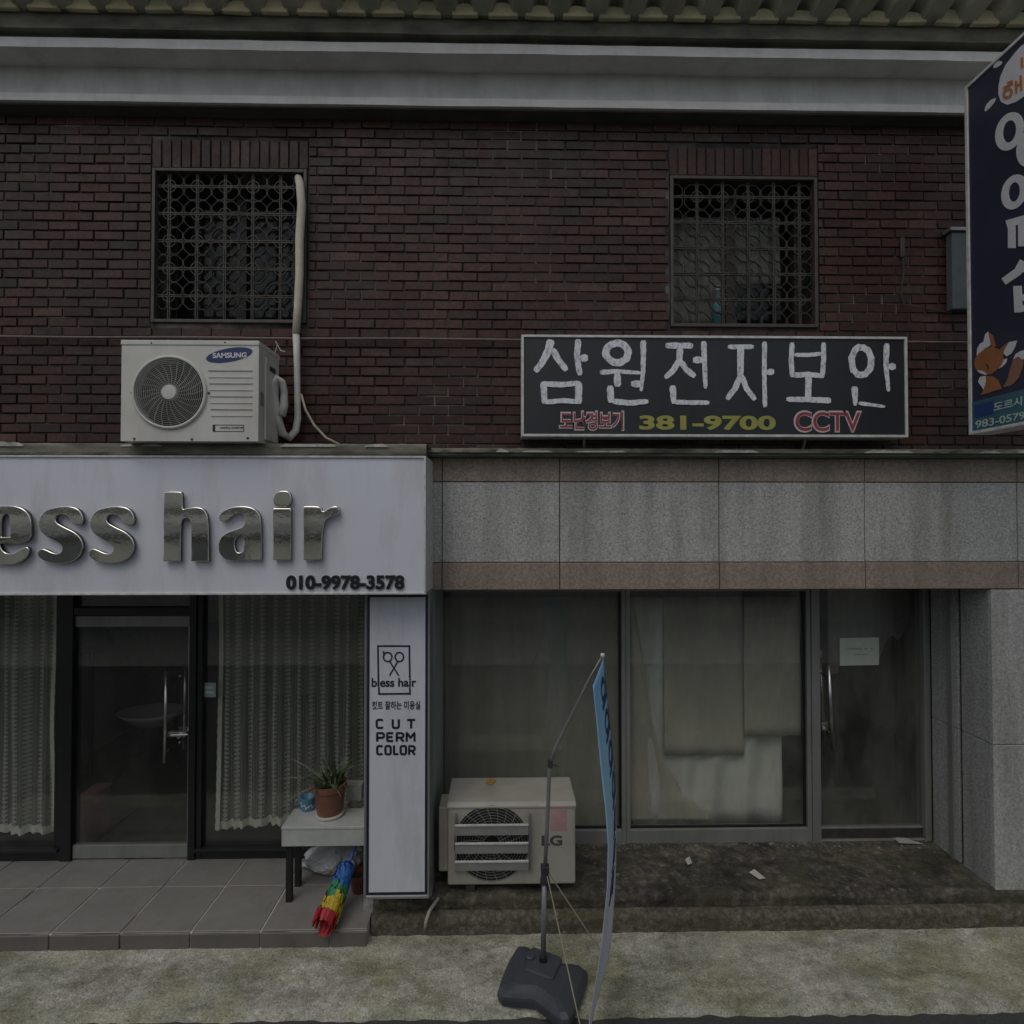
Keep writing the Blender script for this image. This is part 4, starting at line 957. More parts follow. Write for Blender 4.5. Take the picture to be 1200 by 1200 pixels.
wm.build("lettering", M['letter_white'], bs)
tb = MB(); yy = yb0 - .023
z_a, z_b = onX(1136, 472, XB).z, bz0 + .021
tb.box(XB + .001, XB + .0038, yb1 + .01, yy, z_b, z_a); tb.build("colour_band", M['teal'], bs)
B6l = BL(1050, 380, 7.5, .004)
bx = MB(); polyfn(bx, [(697, 712), (860, 672), (860, 788), (697, 822)], B6l, .001); bx.build("blue_block", M['blue'], bs)
def btext(s, p00, p10, p01, m, bold):     # lower left, lower right, upper left in drawing units
    p00, p10, p01 = Vector(p00), Vector(p10), Vector(p01)
    text_on("lettering", s, M[m], bs, lambda u, v, w: B6l(*(p00 + (p10 - p00) * u + (p01 - p00) * v), w), bold, .0012)
btext("도르시", (865, 770), (1115, 712), (865, 690), 'mint', .02); btext("983-0579", (705, 918), (1140, 832), (705, 850), 'mint', .012)
def fox(mat, pts, lift, nm): mb = MB(); polyfn(mb, pts, BL(1050, 380, 7.5, lift), .001); mb.build(nm, M[mat], bs)
fox('fox', [(690, 350), (698, 300), (735, 252), (790, 215), (850, 198), (915, 225), (945, 265), (950, 320), (925, 365), (885, 405), (845, 435), (800, 445), (745, 425), (705, 390)], .002, "fox_picture")
fox('letter_white', [(712, 278), (715, 215), (740, 170), (770, 155), (785, 90), (812, 64), (848, 100), (850, 150), (825, 192), (780, 215), (742, 255)], .001, "fox_picture")
fox('fox', [(812, 64), (855, 100), (882, 190), (850, 215), (835, 170)], .0015, "fox_picture")
fox('letter_white', [(940, 250), (955, 185), (1000, 155), (1068, 143), (1050, 200), (1020, 255), (975, 282)], .0015, "fox_picture")
fox('fox', [(915, 225), (955, 185), (1000, 152), (960, 215), (945, 270)], .003, "fox_picture")
fox('letter_white', [(945, 310), (980, 300), (970, 340), (940, 370), (905, 392)], .001, "fox_picture")
fox('fox', [(790, 455), (850, 455), (900, 490), (935, 565), (880, 582), (810, 605), (750, 620), (775, 570)], .002, "fox_picture")
fox('letter_white', [(725, 505), (745, 460), (790, 452), (795, 500), (775, 575), (755, 545)], .003, "fox_picture")
fox('letter_white', [(715, 405), (760, 408), (800, 430), (800, 446), (745, 430)], .004, "fox_picture")
fox('foxtail', [(945, 555), (985, 480), (1005, 400), (1035, 310), (1090, 290), (1125, 300), (1120, 370), (1085, 470), (1020, 535)], .002, "fox_picture")
fox('letter_white', [(1035, 310), (1055, 262), (1100, 235), (1150, 222), (1140, 300), (1118, 310), (1080, 285)], .003, "fox_picture")
mb = MB(); stroke(mb, [(795, 345), (815, 365), (815, 395)], 8, fn=BL(1050, 380, 7.5, .004), wob=0, depth=.001); mb.build("fox_picture", M['black'], bs)

# ------------------------------------------------------------------ outdoor unit on the ledge
YU = 3.24; UD = .29
u0, u1 = onY(142, 460, YU).x, onY(303, 460, YU).x; uz1, uz0 = Z_(400, YU, 220), Z_(517, YU, 220)
ac = thing("air_conditioner", "white outdoor unit with a round fan on the ledge above the salon sign", "air conditioner", ((u0 + u1) / 2, YU + UD / 2, uz0 - .03))
UF = lambda x, y, h=0: onY(130 + x / 5.455, 380 + y / 5.455, YU) + Vector((0, -h, 0))
fc = UF(378, 436); fr_ = abs(UF(605, 436).x - fc.x)
# casing: front panel with a round hole, body behind
cs_ = MB(); n = 48
ringv = [(fc.x + fr_ * math.cos(2 * math.pi * i / n), YU, fc.z + fr_ * math.sin(2 * math.pi * i / n)) for i in range(n)]
outer = []
for i in range(n):
    a = 2 * math.pi * i / n; c, s = math.cos(a), math.sin(a); L = []
    if c > 1e-6: L.append((u1 - fc.x) / c)
    if c < -1e-6: L.append((u0 - fc.x) / c)
    if s > 1e-6: L.append((uz1 - fc.z) / s)
    if s < -1e-6: L.append((uz0 - fc.z) / s)
    t = min(L); outer.append([fc.x + c * t, YU, fc.z + s * t])
for (cx, cz) in ((u0, uz0), (u0, uz1), (u1, uz0), (u1, uz1)):
    k = min(range(n), key=lambda i: (outer[i][0] - cx) ** 2 + (outer[i][2] - cz) ** 2); outer[k] = [cx, YU, cz]
vs = ringv + [tuple(o) for o in outer] + [(v[0], YU + .05, v[2]) for v in ringv]
fs = [(i, (i + 1) % n, n + (i + 1) % n, n + i) for i in range(n)] + [(i, 2 * n + i, 2 * n + (i + 1) % n, (i + 1) % n) for i in range(n)]
cs_.add(vs, fs)
cs_.add([(u0, YU, uz0), (u1, YU, uz0), (u1, YU, uz1), (u0, YU, uz1), (u0, YU + UD, uz0), (u1, YU + UD, uz0), (u1, YU + UD, uz1), (u0, YU + UD, uz1)], [(0, 4, 7, 3), (1, 2, 6, 5), (0, 1, 5, 4), (4, 5, 6, 7)])
cs_.build("casing", M['ac_white'], ac, fix=False)
box("top_panel", M['ac_white'], ac, u0 - .004, u1 + .004, YU - .005, YU + UD + .005, uz1 - .024, uz1 + .006, .005)
box("fan_cavity", M['ac_dark'], ac, fc.x - fr_ * 1.02, fc.x + fr_ * 1.02, YU + .14, YU + .15, fc.z - fr_ * 1.0, fc.z + fr_ * 1.0)
fb = MB()
for k in range(3):
    a0 = k * 2.094
    fb.grid(lambda u, v: (fc.x + (.05 + fr_ * .85 * v) * math.cos(a0 + u * 1.35 + v * .3), YU + .07 + .05 * u, fc.z + (.05 + fr_ * .85 * v) * math.sin(a0 + u * 1.35 + v * .3)), 8, 5)
fb.build("fan_blades", M['fan'], ac, smooth=True, solid=.003, kind='stuff')
rg = MB(); n = 56
vs = []; fs = []
for i in range(n):
    a = 2 * math.pi * i / n
    for (rr, yy) in ((fr_ + .012, 0), (fr_ + .01, -.012), (fr_ - .004, -.016), (fr_ - .008, .002)): vs.append((fc.x + rr * math.cos(a), YU + yy, fc.z + rr * math.sin(a)))
for i in range(n):
    a, b = i * 4, ((i + 1) % n) * 4
    for e in range(3): fs.append((a + e, a + e + 1, b + e + 1, b + e))
rg.add(vs, fs); rg.build("fan_rim", M['ac_white'], ac, smooth=True)
def fan_guard(cx, cz, y, r0, r1, rings_, spokes, w, mat, parent, sweep=.35):
    g = MB()
    for k in range(rings_):
        rr = r0 + (r1 - r0) * (k + .5) / rings_; n = 40
        pts = [(cx + rr * math.cos(2 * math.pi * i / n), y - .004, cz + rr * math.sin(2 * math.pi * i / n)) for i in range(n + 1)]
        g.tube(pts, w * .8, 4, False)
    for k in range(spokes):
        a = 2 * math.pi * k / spokes
        g.tube([(cx + (r0 + (r1 - r0) * t) * math.cos(a + sweep * t), y, cz + (r0 + (r1 - r0) * t) * math.sin(a + sweep * t)) for t in (0, .33, .66, 1)], w, 4)
    return g.build("fan_guard", M[mat], parent, fix=False, kind='stuff')
fan_guard(fc.x, fc.z, YU - .008, .045, fr_, 15, 24, .0024, 'ac_grille', ac)
MB().lathe((fc.x, YU - .012, fc.z), [(0, -.006), (.042, -.004), (.046, .004), (.046, .02), (0, .022)], 28, 'y').build("hub", M['ac_white'], ac, smooth=False)
zt = uz1
lo = MB(); n = 40; lc = UF(757, 197)
polyfn(lo, [(757 + 148 * math.cos(2 * math.pi * i / n), 197 + 44 * math.sin(2 * math.pi * i / n) - .16 * 148 * math.cos(2 * math.pi * i / n)) for i in range(n)], UF, .002); lo.build("badge", M['logo_blue'], ac)
def utext(s, x0, x1, yb, yt, m, bold, lift, slope=0): text_on("lettering", s, M[m], ac, lambda u, v, w: UF(x0 + (x1 - x0) * u, yb + (yt - yb) * v - slope * (x1 - x0) * u, w + lift), bold, .001)
utext("SAMSUNG", 652, 868, 218, 184, 'letter_white', .035, .002, .02)
for k in range(8):
    zz = UF(0, 294 + k * 41.3).z; xa, xb2 = UF(622 + k * 3, 300).x, UF(906, 300).x
    box("louvre", M['ac_white'] if k % 2 else M['ac_grille'], ac, xa, xb2, YU - .004, YU + .002, zz - .0022, zz + .0022)
lb = MB(); rect_frame(lb, UF(657, 0).x, UF(856, 0).x, UF(0, 684).z, UF(0, 640).z, .003, YU - .002, YU - .0005); lb.box(UF(657, 0).x + .003, UF(672, 0).x, YU - .002, YU - .0005, UF(0, 684).z + .003, UF(0, 640).z - .003); lb.build("badge", M['black'], ac)
utext("DIGITAL INVERTER", 700, 848, 668, 656, 'black', .01, .0005)
for (sx, sy) in ((150, 732), (875, 727), (518, 735), (135, 440), (626, 440), (262, 121), (732, 118)): MB().lathe(tuple(UF(sx, sy)), [(0, -.006), (.006, -.005), (.007, .001)], 8, 'y').build("screw", M['dirty_metal'], ac)
box("valve_cover", M['ac_white'], ac, u1 + .001, u1 + .014, YU + .07, YU + .25, uz0 + .02, uz1 - .07, .004)
box("hand_grip", M['black'], ac, u1 + .0142, u1 + .017, YU + .12, YU + .2, uz1 - .14, uz1 - .11); box("rating_plate", M['zinc'], ac, u1 + .001, u1 + .004, YU + .02, YU + .06, uz0 + .22, uz0 + .30)
for xx in (u0 + .1, u1 - .14): box("foot", M['zinc'], ac, xx, xx + .06, YU + .12, YU + UD - .02, 3.147, uz0 + .001)
# wrapped refrigerant pipe
pf = lambda px, py, Y: onY(px, py, Y)
ip = thing("insulated_pipe", "cream wrapped pipe running from the left grille down to the white outdoor unit", "pipe", tuple(pf(349, 400, 3.6)))
pts = [pf(349, 206, 3.75), pf(350, 210, 3.66), pf(351.5, 216, 3.61), pf(353.5, 240, 3.605), pf(351, 280, 3.605), pf(351, 320, 3.605), pf(349, 360, 3.60), pf(347, 392, 3.60)]
MB().tube(pts, [.02, .026, .027, .028, .028, .027, .026, .025], 10).build("wrapped_length", M['pipe'], ip, smooth=True)
pts = [pf(347, 390, 3.60), pf(348, 420, 3.6), pf(348.5, 460, 3.6), pf(349, 490, 3.59), pf(346.5, 505, 3.57), pf(339, 513, 3.55), pf(331, 508, 3.5), pf(325, 490, 3.46), pf(321, 465, 3.43), pf(321, 450, 3.41), pf(325, 443, 3.40), pf(330.5, 447, 3.42), pf(333, 458, 3.45), pf(333, 475, 3.46), pf(330, 487, 3.45)]
MB().tube(pts, [.023, .021, .02, .022, .023, .025, .026, .027, .026, .024, .022, .021, .022, .026, .026], 10).build("wrapped_bend", M['pipe_white'], ip, smooth=True)
hz = MB(); hz.tube([pf(353, 462, 3.61), pf(358, 480, 3.60), pf(368, 498, 3.58), pf(382, 513, 3.56), pf(398, 521, 3.53)], .008, 8)
tag(hz.build("drain_hose", M['hose'], smooth=True), "thin beige hose curving from the pipe down to the ledge", "hose")
MB().tube([pf(322, 414, 3.4), pf(325, 405, 3.38), pf(323, 400, 3.36), pf(329, 411, 3.37), pf(334, 412, 3.36)], .003, 5).build("loose_wire", M['white_edge'], ac)

# cable strung along the wall
cb = MB()
cb.tube([Vector((XL + (XR - XL) * t, 3.628, Z_(398, 3.628, 600) - .006 * math.sin(t * 40) * .3 + (.0 if t < .8 else 0))) for t in [i / 90 for i in range(91)]], .009, 6)
tag(cb.build("wall_cable", M['cable'], smooth=True), "thin dark cable strung straight across the brick wall", "cable")
# meter box, clip and old bracket
mbx = thing("meter_box", "blue grey metal box on the bricks beside the navy projecting sign", "utility box", tuple(pf(1124, 362, 3.6)))
m0, m1 = pf(1116, 315, 3.60).x, pf(1124, 315, 3.60).x + .12
box("body", M['meter'], mbx, m0, m1, 3.60, YF - .006, Z_(362, 3.60, 1124), Z_(272, 3.60, 1124), .006); box("hood", M['zinc'], mbx, m0 - .02, m1 + .01, 3.585, YF - .006, Z_(271, 3.60, 1124), Z_(267, 3.60, 1124), .002)
cd = thing("wall_bracket", "small dark rusted bracket with a hanging wire on the bricks right of the grille", "bracket", tuple(pf(1060, 300, 3.63)))
box("back_plate", M['bronze'], cd, pf(1057, 280, 3.63).x, pf(1062, 280, 3.63).x, 3.640, YF - .006, Z_(300, 3.63, 1060), Z_(277, 3.63, 1060), .003)
MB().tube([pf(1058, 302, 3.63), pf(1059, 318, 3.63), pf(1057.5, 331, 3.63), pf(1056, 345, 3.635), pf(1060, 358, 3.635), pf(1085, 362, 3.635), pf(1115, 367, 3.635)], .005, 6).build("hanging_wire", M['dirty_metal'], cd)

# ------------------------------------------------------------------ old outdoor unit on the step
YL = 3.67; LD = .36
l0, l1 = onY(524.5, 990, YL).x, onY(674.5, 990, YL).x; lz0 = Z_(1037, YL, 600); lz1 = Z_(945, YL, 600)
ol = thing("air_conditioner", "old yellowed outdoor unit with metal louvres standing on the concrete step", "air conditioner", ((l0 + l1) / 2, YL + LD / 2, STEP_Z))
LF = lambda x, y, h=0: onY(500 + x / 6, 890 + y / 6, YL) + Vector((0, -h, 0))
box("casing", M['ac_cream'], ol, l0, l1, YL, YL + LD, lz0, lz1, .012)
tp = MB(); hh = Z_(909, YL + LD, 600)
sec = [(YL - .006, lz1 - .012), (YL - .006, lz1 + .006), (YL + .02, lz1 + .022), (YL + LD - .02, lz1 + .03), (YL + LD + .004, lz1 + .022), (YL + LD + .004, lz1 - .012)]
tp.prism([(l0 - .005, y, z) for y, z in sec], (l1 - l0 + .01, 0, 0)); tp.build("top_panel", M['ac_cream'], ol, .006)
fcl = LF(457, 588); frl = abs(LF(722, 588).x - fcl.x)
fl = MB(); fl.lathe((fcl.x, YL - .002, fcl.z), [(0, .0), (frl, .0), (frl, .0015)], 48, 'y'); fl.build("fan_opening", M['ac_dark'], ol)
fan_guard(fcl.x, fcl.z, YL - .006, .05, frl, 11, 22, .0018, 'ac_grille', ol, .3)
gy = YL - .035
for xx in (LF(208, 0).x, LF(722, 0).x): box("louvre_bracket", M['zinc'], ol, xx - .006, xx + .006, gy, YL - .001, LF(0, 770).z, LF(0, 378).z, .002)
for yp in (435, 562, 687):
    zt_ = LF(0, yp - 6).z; zb_ = LF(0, yp + (78 if yp < 600 else 72)).z
    lv = MB(); sx0, sx1 = LF(206, 0).x, LF(712, 0).x
    lv.prism([(sx0, gy - .030, zt_ - .002), (sx0, gy - .026, zt_ - .002), (sx0, gy - .002, zb_), (sx0, gy - .006, zb_)], (sx1 - sx0, 0, 0))
    lv.build("louvre", M['guide'], ol)
    box("louvre_lip", M['white_edge'], ol, sx0, sx1, gy - .038, gy - .024, zt_ - .0019, zt_ + .006)
text_on("lettering", "LG", M['grey_letter'], ol, face_fn(634.5, 659, 979, 991, YL - .0005), .035, .0015)
sp = MB(); cxs, czs = LF(925, 430).x, LF(925, 430).z; sp.box(LF(872, 0).x, LF(985, 0).x, YL - .0015, YL - .0003, LF(0, 508).z, LF(0, 350).z); sp.build("sticker", M['pink_sticker'], ol)
sn = MB(); cst = onZ(575, 916, lz1 + .031)
polyfn(sn, [(cst.x + r_ * math.cos(a_), cst.y + r_ * 1.5 * math.sin(a_)) for a_, r_ in [(i * .7, random.uniform(.02, .045)) for i in range(9)]], lambda x, y, h: Vector((x, y, lz1 + .0315 + h)), .002)
sn.build("rust_flake", M['orange_stain'], ol)
box("valve_cover", M['ac_cream'], ol, l0 - .065, l0 - .001, YL + .05, YL + .24, lz0 + .06, lz1 - .03, .008)
for xx in (l0 + .12, l1 - .18): box("foot", M['dirty_metal'], ol, xx, xx + .06, YL + .02, YL + LD - .02, STEP_Z - .004, lz0, .002)
h2 = MB().tube([(onY(526, 1036, 3.80)), onY(521, 1044, 3.74), onY(512, 1055, 3.64), onY(503, 1068, 3.55), onY(499, 1080, 3.52), onZ(498, 1091, .006)], .011, 8)
tag(h2.build("drain_hose", M['hose_grey'], smooth=True), "grey drain hose hanging down the steps beside the old outdoor unit", "hose")

# ------------------------------------------------------------------ things behind the glass
YC = YW + .10
lc = thing("lace_curtain", "white lace curtain behind the salon window left of the door", "curtain", (fx(30), YC, .3))
def lace_sheet(px0, px1, pyb, folds, par, cut=0, right_trim=True):
    x0, x1 = onY(px0, 850, YC).x, onY(px1, 850, YC).x; z1 = Z_LINT - .02; zb_ = Z_(pyb, YC, (px0 + px1) / 2)
    fnc = lambda u, v: Vector((x0 + (x1 - x0) * u + .015 * noise.noise((u * 7, v * 2, 3)), YC + (.020 + .012 * noise.noise((u * 5, v, 9))) * math.sin(u * folds * 6.28 + 2.4 * noise.noise((u * 4, v * 1.4, folds))) + .012 * math.sin(u * folds * 15), z1 + (zb_ + cut * u + .012 * abs(math.sin(u * folds * 9)) - z1) * v))
    MB().grid(fnc, 140, 30).build("lace_sheet", M['lace'], par, smooth=True)
    hem = MB(); hem.grid(lambda u, v: fnc(u, 1) + Vector((0, -.004, .045 - .055 * v - .006 * abs(math.sin(u * 70)) * v)), 160, 3)
    e = 1 if right_trim else 0
    hem.grid(lambda u, v: fnc(e, v) + Vector(((-.02 + .03 * u) * (1 if e else -1) + .005 * abs(math.sin(v * 75)) * u * (1 if e else -1), -.006, 0)), 3, 120)
    hem.build("hem", M['lace_trim'], par, solid=.002)
lace_sheet(-120, 62, 976, 6, lc)
lc2 = thing("lace_curtain", "white lace curtain behind the salon window with the potted plant", "curtain", (fx(340), YC, .3))
lace_sheet(257, 440, 970, 7, lc2, .10, False)
YI = YW + .075
def cloth(px0, px1, py0, py1, y, m, label, name="window_cloth", folds=2, amp=.008, sag=.01):
    x0, x1 = onY(px0, (py0 + py1) / 2, y).x, onY(px1, (py0 + py1) / 2, y).x
    return tag(curt(x0, x1, Z_(py1, y, (px0 + px1) / 2), min(Z_(py0, y, (px0 + px1) / 2), Z_LINT - .01), folds, y, M[m], None, name, amp, sag), label, "cloth")
cloth(520, 727, 700, 1010, YI + .16, 'drape', "dull beige drape closing the window behind the old outdoor unit", folds=5, amp=.02)
cloth(872, 939, 700, 862, YI, 'cloth_grey', "short beige cloth at the right of the middle window", folds=1, amp=.01)
cloth(778, 871, 700, 885, YI + .03, 'cloth_grey', "wide beige cloth in the middle window, ending halfway down", folds=1.5, amp=.012)
cloth(742, 914, 700, 966, YI + .075, 'cloth_white', "long white sheer cloth hanging behind the two beige cloths", folds=4.5, amp=.034)
dr = MB()
A = [(742, 700), (752, 760), (764, 845), (776, 888), (800, 930), (838, 962)]
B = [(733, 700), (735, 760), (736, 845), (737, 888), (738, 930), (739, 962)]
def drape_fn(u, v):
    t = v * 5; i = min(int(t), 4); f = t - i; l = [B[i][k] + (B[i + 1][k] - B[i][k]) * f for k in (0, 1)]; r_ = [A[i][k] + (A[i + 1][k] - A[i][k]) * f for k in (0, 1)]
    return onY(l[0] + (r_[0] - l[0]) * u, l[1] + (r_[1] - l[1]) * u, YI + .055 + .014 * math.sin(u * 9 + v * 4))
tag(dr.grid(drape_fn, 30, 40).build("window_cloth", M['cloth_cream'], smooth=True, solid=.002), "cream cloth gathered to one side in the lower left corner of the middle window", "cloth")
sb = thing("partition_board", "torn grey board standing inside behind the paper notice", "board", (fx(1020), 4.9, STEP_Z))
bp = MB(); Yq = 4.75; outl = [(970, 690), (972, 790), (982, 789), (984, 776), (1030, 772), (1040, 748), (1046, 744), (1052, 750), (1060, 740), (1068, 720), (1074, 690)]
bp.prism([onY(x, y, Yq) for x, y in outl], (0, .02, 0)); bp.build("sheet", M['board'], sb)
for px in (978, 1070): MB().box(fx(px, Yq + .06) - .015, fx(px, Yq + .06) + .015, Yq + .03, Yq + .06, STEP_Z - .01, Z_LINT + .05).build("post", M['dirty_metal'], sb)
pn = thing("paper_notice", "greenish white paper notice stuck on the empty shop's glass door", "notice", tuple(onY(1007, 780, YW + .009)))
f = face_fn(984, 1030, 747, 780, YW + .0105)
MB().add([f(0, 0, 0), f(1, .02, 0), f(1, 1, 0), f(.0, .98, 0), f(0, 0, .001), f(1, .02, .001), f(1, 1, .001), f(0, .98, .001)], [(0, 1, 2, 3), (7, 6, 5, 4), (0, 4, 5, 1), (1, 5, 6, 2), (2, 6, 7, 3), (3, 7, 4, 0)]).build("sheet", M['paper'], pn)
pl = MB()
for (a_, b_, zc, h_) in ((.2, .56, .60, .07), (.62, .70, .60, .06), (.78, .86, .60, .06), (.34, .50, .40, .05), (.54, .72, .40, .05)):
    x_ = a_
    while x_ < b_:
        w_ = random.uniform(.012, .03); p, q = f(x_, zc - h_ / 2, .0012), f(x_ + w_, zc + h_ / 2 * random.uniform(.4, 1), .0012)
        pl.box(p.x, q.x, p.y, p.y + .0004, p.z, q.z); x_ += w_ + .012
pl.build("print_marks", M['print_grey'], pn, kind='stuff')
f = face_fn(237, 253, 800, 817, YW + .033)
stk = thing("window_sticker", "small pale green sticker on the salon glass beside the door", "sticker", tuple(f(.5, 0, 0)))
p, q = f(0, 0, 0), f(1, 1, 0); box("sheet", M['sticker_green'], stk, p.x, q.x, p.y - .0012, p.y, p.z, q.z)
p, q = f(.2, .25, 0), f(.8, .42, 0); box("print_mark", M['paper'], stk, p.x, q.x, p.y - .0018, p.y - .0013, p.z, q.z)
p, q = f(.2, .58, 0), f(.8, .75, 0); box("print_mark", M['paper'], stk, p.x, q.x, p.y - .0018, p.y - .0013, p.z, q.z)
# salon furniture glimpsed through the door
bs_ = thing("wash_basin", "white oval basin inside the salon, seen through the glass door", "basin", (fx(185, 6.4), 6.4, PLAT_Z))
c = onY(178, 836, 6.2); c = Vector((c.x, 6.2, c.z))
bsn = MB(); bsn.lathe((0, 0, 0), [(.02, -.16), (.14, -.12), (.24, -.02), (.29, .03), (.27, .035), (.2, -.02), (.02, -.08)], 28)
bsn.v = [(c.x + x * 1.25, c.y + y * .9, c.z + z) for x, y, z in bsn.v]; bsn.build("bowl", M['basin'], bs_, smooth=True)
MB().lathe((c.x, c.y, PLAT_Z - .01), [(.16, 0), (.12, .05), (.1, c.z - PLAT_Z - .14)], 16).build("pedestal", M['black_metal'], bs_)
dv = thing("hair_dryer", "dark hooded hair dryer on a stand inside the salon", "hair dryer", (fx(100, 5.4), 5.4, PLAT_Z))
c = onY(106, 750, 5.4)
MB().lathe((c.x, c.y, c.z - .1), [(.17, 0), (.185, .08), (.15, .19), (.07, .25), (0, .26)], 22).build("hood", M['black_metal'], dv, smooth=True)
MB().tube([(c.x - .05, c.y + .1, c.z), (c.x - .1, c.y + .15, c.z - .2), (c.x - .1, c.y + .15, PLAT_Z)], .025, 10).build("stand", M['black_metal'], dv)
MB().lathe((c.x - .1, c.y + .15, PLAT_Z - .01), [(.25, 0), (.25, .03), (.03, .06)], 20).build("base", M['black_metal'], dv)
pb = thing("storage_box", "dull pink box on the salon floor just inside the glass door", "box", (fx(92, 4.5), 4.5, PLAT_Z))
x0, x1 = onY(84, 960, 4.42).x, onY(100, 960, 4.42).x
box("body", M['pink_box'], pb, x0, x1, 4.42, 4.7, PLAT_Z - .012, Z_(940, 4.42, 92), .01); box("lid", M['pink_box'], pb, x0 - .008, x1 + .008, 4.41, 4.71, Z_(940, 4.42, 92), Z_(937, 4.42, 92), .006)

# ------------------------------------------------------------------ table with plant, mug, things under it
YT = 3.73
t0 = onY(329, 973, YT).x; t1 = X_(438, YT); tz1 = Z_(969, YT, 380); ta = Z_(992, YT, 380); tyb = onZ(380, 947, tz1).y
tb_ = thing("side_table", "small grey white table with black legs against the pillar sign", "table", ((t0 + t1) / 2, (YT + tyb) / 2, PLAT_Z))
box("tabletop", M['table_top'], tb_, t0, t1, YT, tyb, tz1 - .02, tz1, .004)
ap = MB(); ap.box(t0 + .004, t1 - .004, YT + .004, YT + .02, ta, tz1 - .021); ap.box(t0 + .004, t0 + .02, YT + .021, tyb - .004, ta, tz1 - .021); ap.box(t1 - .02, t1 - .004, YT + .021, tyb - .004, ta, tz1 - .021); ap.build("apron", M['table_top'], tb_, .002)
for (xx, yy) in ((t0 + .025, YT + .025), (t1 - .07, YT + .025), (t0 + .025, tyb - .06), (t1 - .07, tyb - .06)):
    box("leg", M['black_metal'], tb_, xx, xx + .04, yy, yy + .035, PLAT_Z, ta + .001 if yy < YT + .1 else ta + .001, .002)
# plant
c = onZ(386, 959, tz1); YPp = c.y + .05; pc = Vector((onY(386.5, 940, YPp).x, YPp, tz1))
pp_ = thing("potted_plant", "spiky green plant in a brown clay pot on the small table", "plant", tuple(pc))
MB().lathe(tuple(pc + Vector((0, 0, .001))), [(.0, 0), (.095, .0), (.105, .018), (.09, .02), (0, .021)], 26).build("saucer", M['saucer'], pp_, smooth=True)
MB().lathe(tuple(pc + Vector((0, 0, .022))), [(0, 0), (.085, 0), (.108, .165), (.115, .165), (.117, .205), (.105, .205), (.1, .17), (0, .168)], 28).build("pot", M['terracotta'], pp_)
MB().lathe(tuple(pc + Vector((0, 0, .19))), [(.1, 0), (.098, .008), (0, .012)], 18).build("soil", M['soil'], pp_)
def leaf_blade(base, az, el, L, w, droop, mat):
    d = Vector((math.cos(az), math.sin(az), 0)); side = Vector((-math.sin(az), math.cos(az), 0)); vs = []; fs = []; n = 7
    for i in range(n + 1):
        t = i / n; p = base + d * (L * t * math.cos(el)) + Vector((0, 0, L * t * math.sin(el) - droop * t * t)); ww = w * (1 - t ** 2.2) * (.55 + .45 * min(1, t * 5))
        vs += [p + side * ww, p + Vector((0, 0, -.25 * ww)), p - side * ww]
    for i in range(n):
        a = i * 3; fs += [(a, a + 1, a + 4, a + 3), (a + 1, a + 2, a + 5, a + 4)]
    MB().add(vs, fs).build("leaf", M[mat], pp_, fix=False, solid=.0015)
random.seed(21)
for k in range(64):
    az = random.uniform(0, 6.283); el = random.uniform(.35, 1.45)
    leaf_blade(pc + Vector((random.uniform(-.05, .05), random.uniform(-.05, .05), .195)), az, el, random.uniform(.13, .30), random.uniform(.006, .013), random.uniform(.02, .17), 'leaf_pale' if random.random() < .2 else 'leaf')
for (az, el, L, dr_) in ((3.2, .5, .42, .14), (3.0, .75, .45, .12), (3.35, .25, .34, .20), (.2, .9, .30, .1), (2.9, .3, .30, .24)): leaf_blade(pc + Vector((0, 0, .195)), az, el, L, .009, dr_, 'leaf_pale')
# mug
mc = onZ(358, 952, tz1); mc = Vector((mc.x, mc.y + .045, tz1))
mg = thing("mug", "light blue enamel mug with white dots beside the plant pot", "mug", tuple(mc))
MB().lathe(tuple(mc + Vector((0, 0, .001))), [(0, 0), (.044, 0), (.05, .01), (.05, .085), (.053, .09), (.047, .09), (.045, .012), (0, .011)], 24).build("body", M['mug_blue'], mg, smooth=True)
MB().tube([mc + Vector((-.048, -.01, .075)), mc + Vector((-.078, -.012, .07)), mc + Vector((-.082, -.012, .045)), mc + Vector((-.05, -.01, .025))], .007, 8).build("handle", M['mug_blue'], mg, smooth=True)
dm = MB()
for k in range(22):
    a_ = k * 2.4; z_ = .015 + .062 * ((k * 7) % 11) / 11
    ctr = mc + Vector((.0502 * math.cos(a_), .0502 * math.sin(a_), z_)); nrm = Vector((math.cos(a_), math.sin(a_), 0)); sd_ = Vector((-nrm.y, nrm.x, 0))
    pv = [ctr + nrm * .0008 + (sd_ * math.cos(i * .785) + Vector((0, 0, math.sin(i * .785)))) * .007 for i in range(8)]
    dm.add(pv, [tuple(range(8))])
dm.build("dots", M['letter_white'], mg, solid=.0006, fix=False, kind='stuff')
# small box behind the pot
bxp = onZ(414, 939, tz1); sbx = thing("small_box", "small grey box behind the plant pot at the back of the table", "box", tuple(bxp))
box("body", M['table_top'], sbx, bxp.x - .055, bxp.x + .06, bxp.y, bxp.y + .07, tz1 + .0005, tz1 + .11, .004); box("lid", M['table_top'], sbx, bxp.x - .057, bxp.x + .062, bxp.y - .002, bxp.y + .072, tz1 + .11, tz1 + .122, .003)
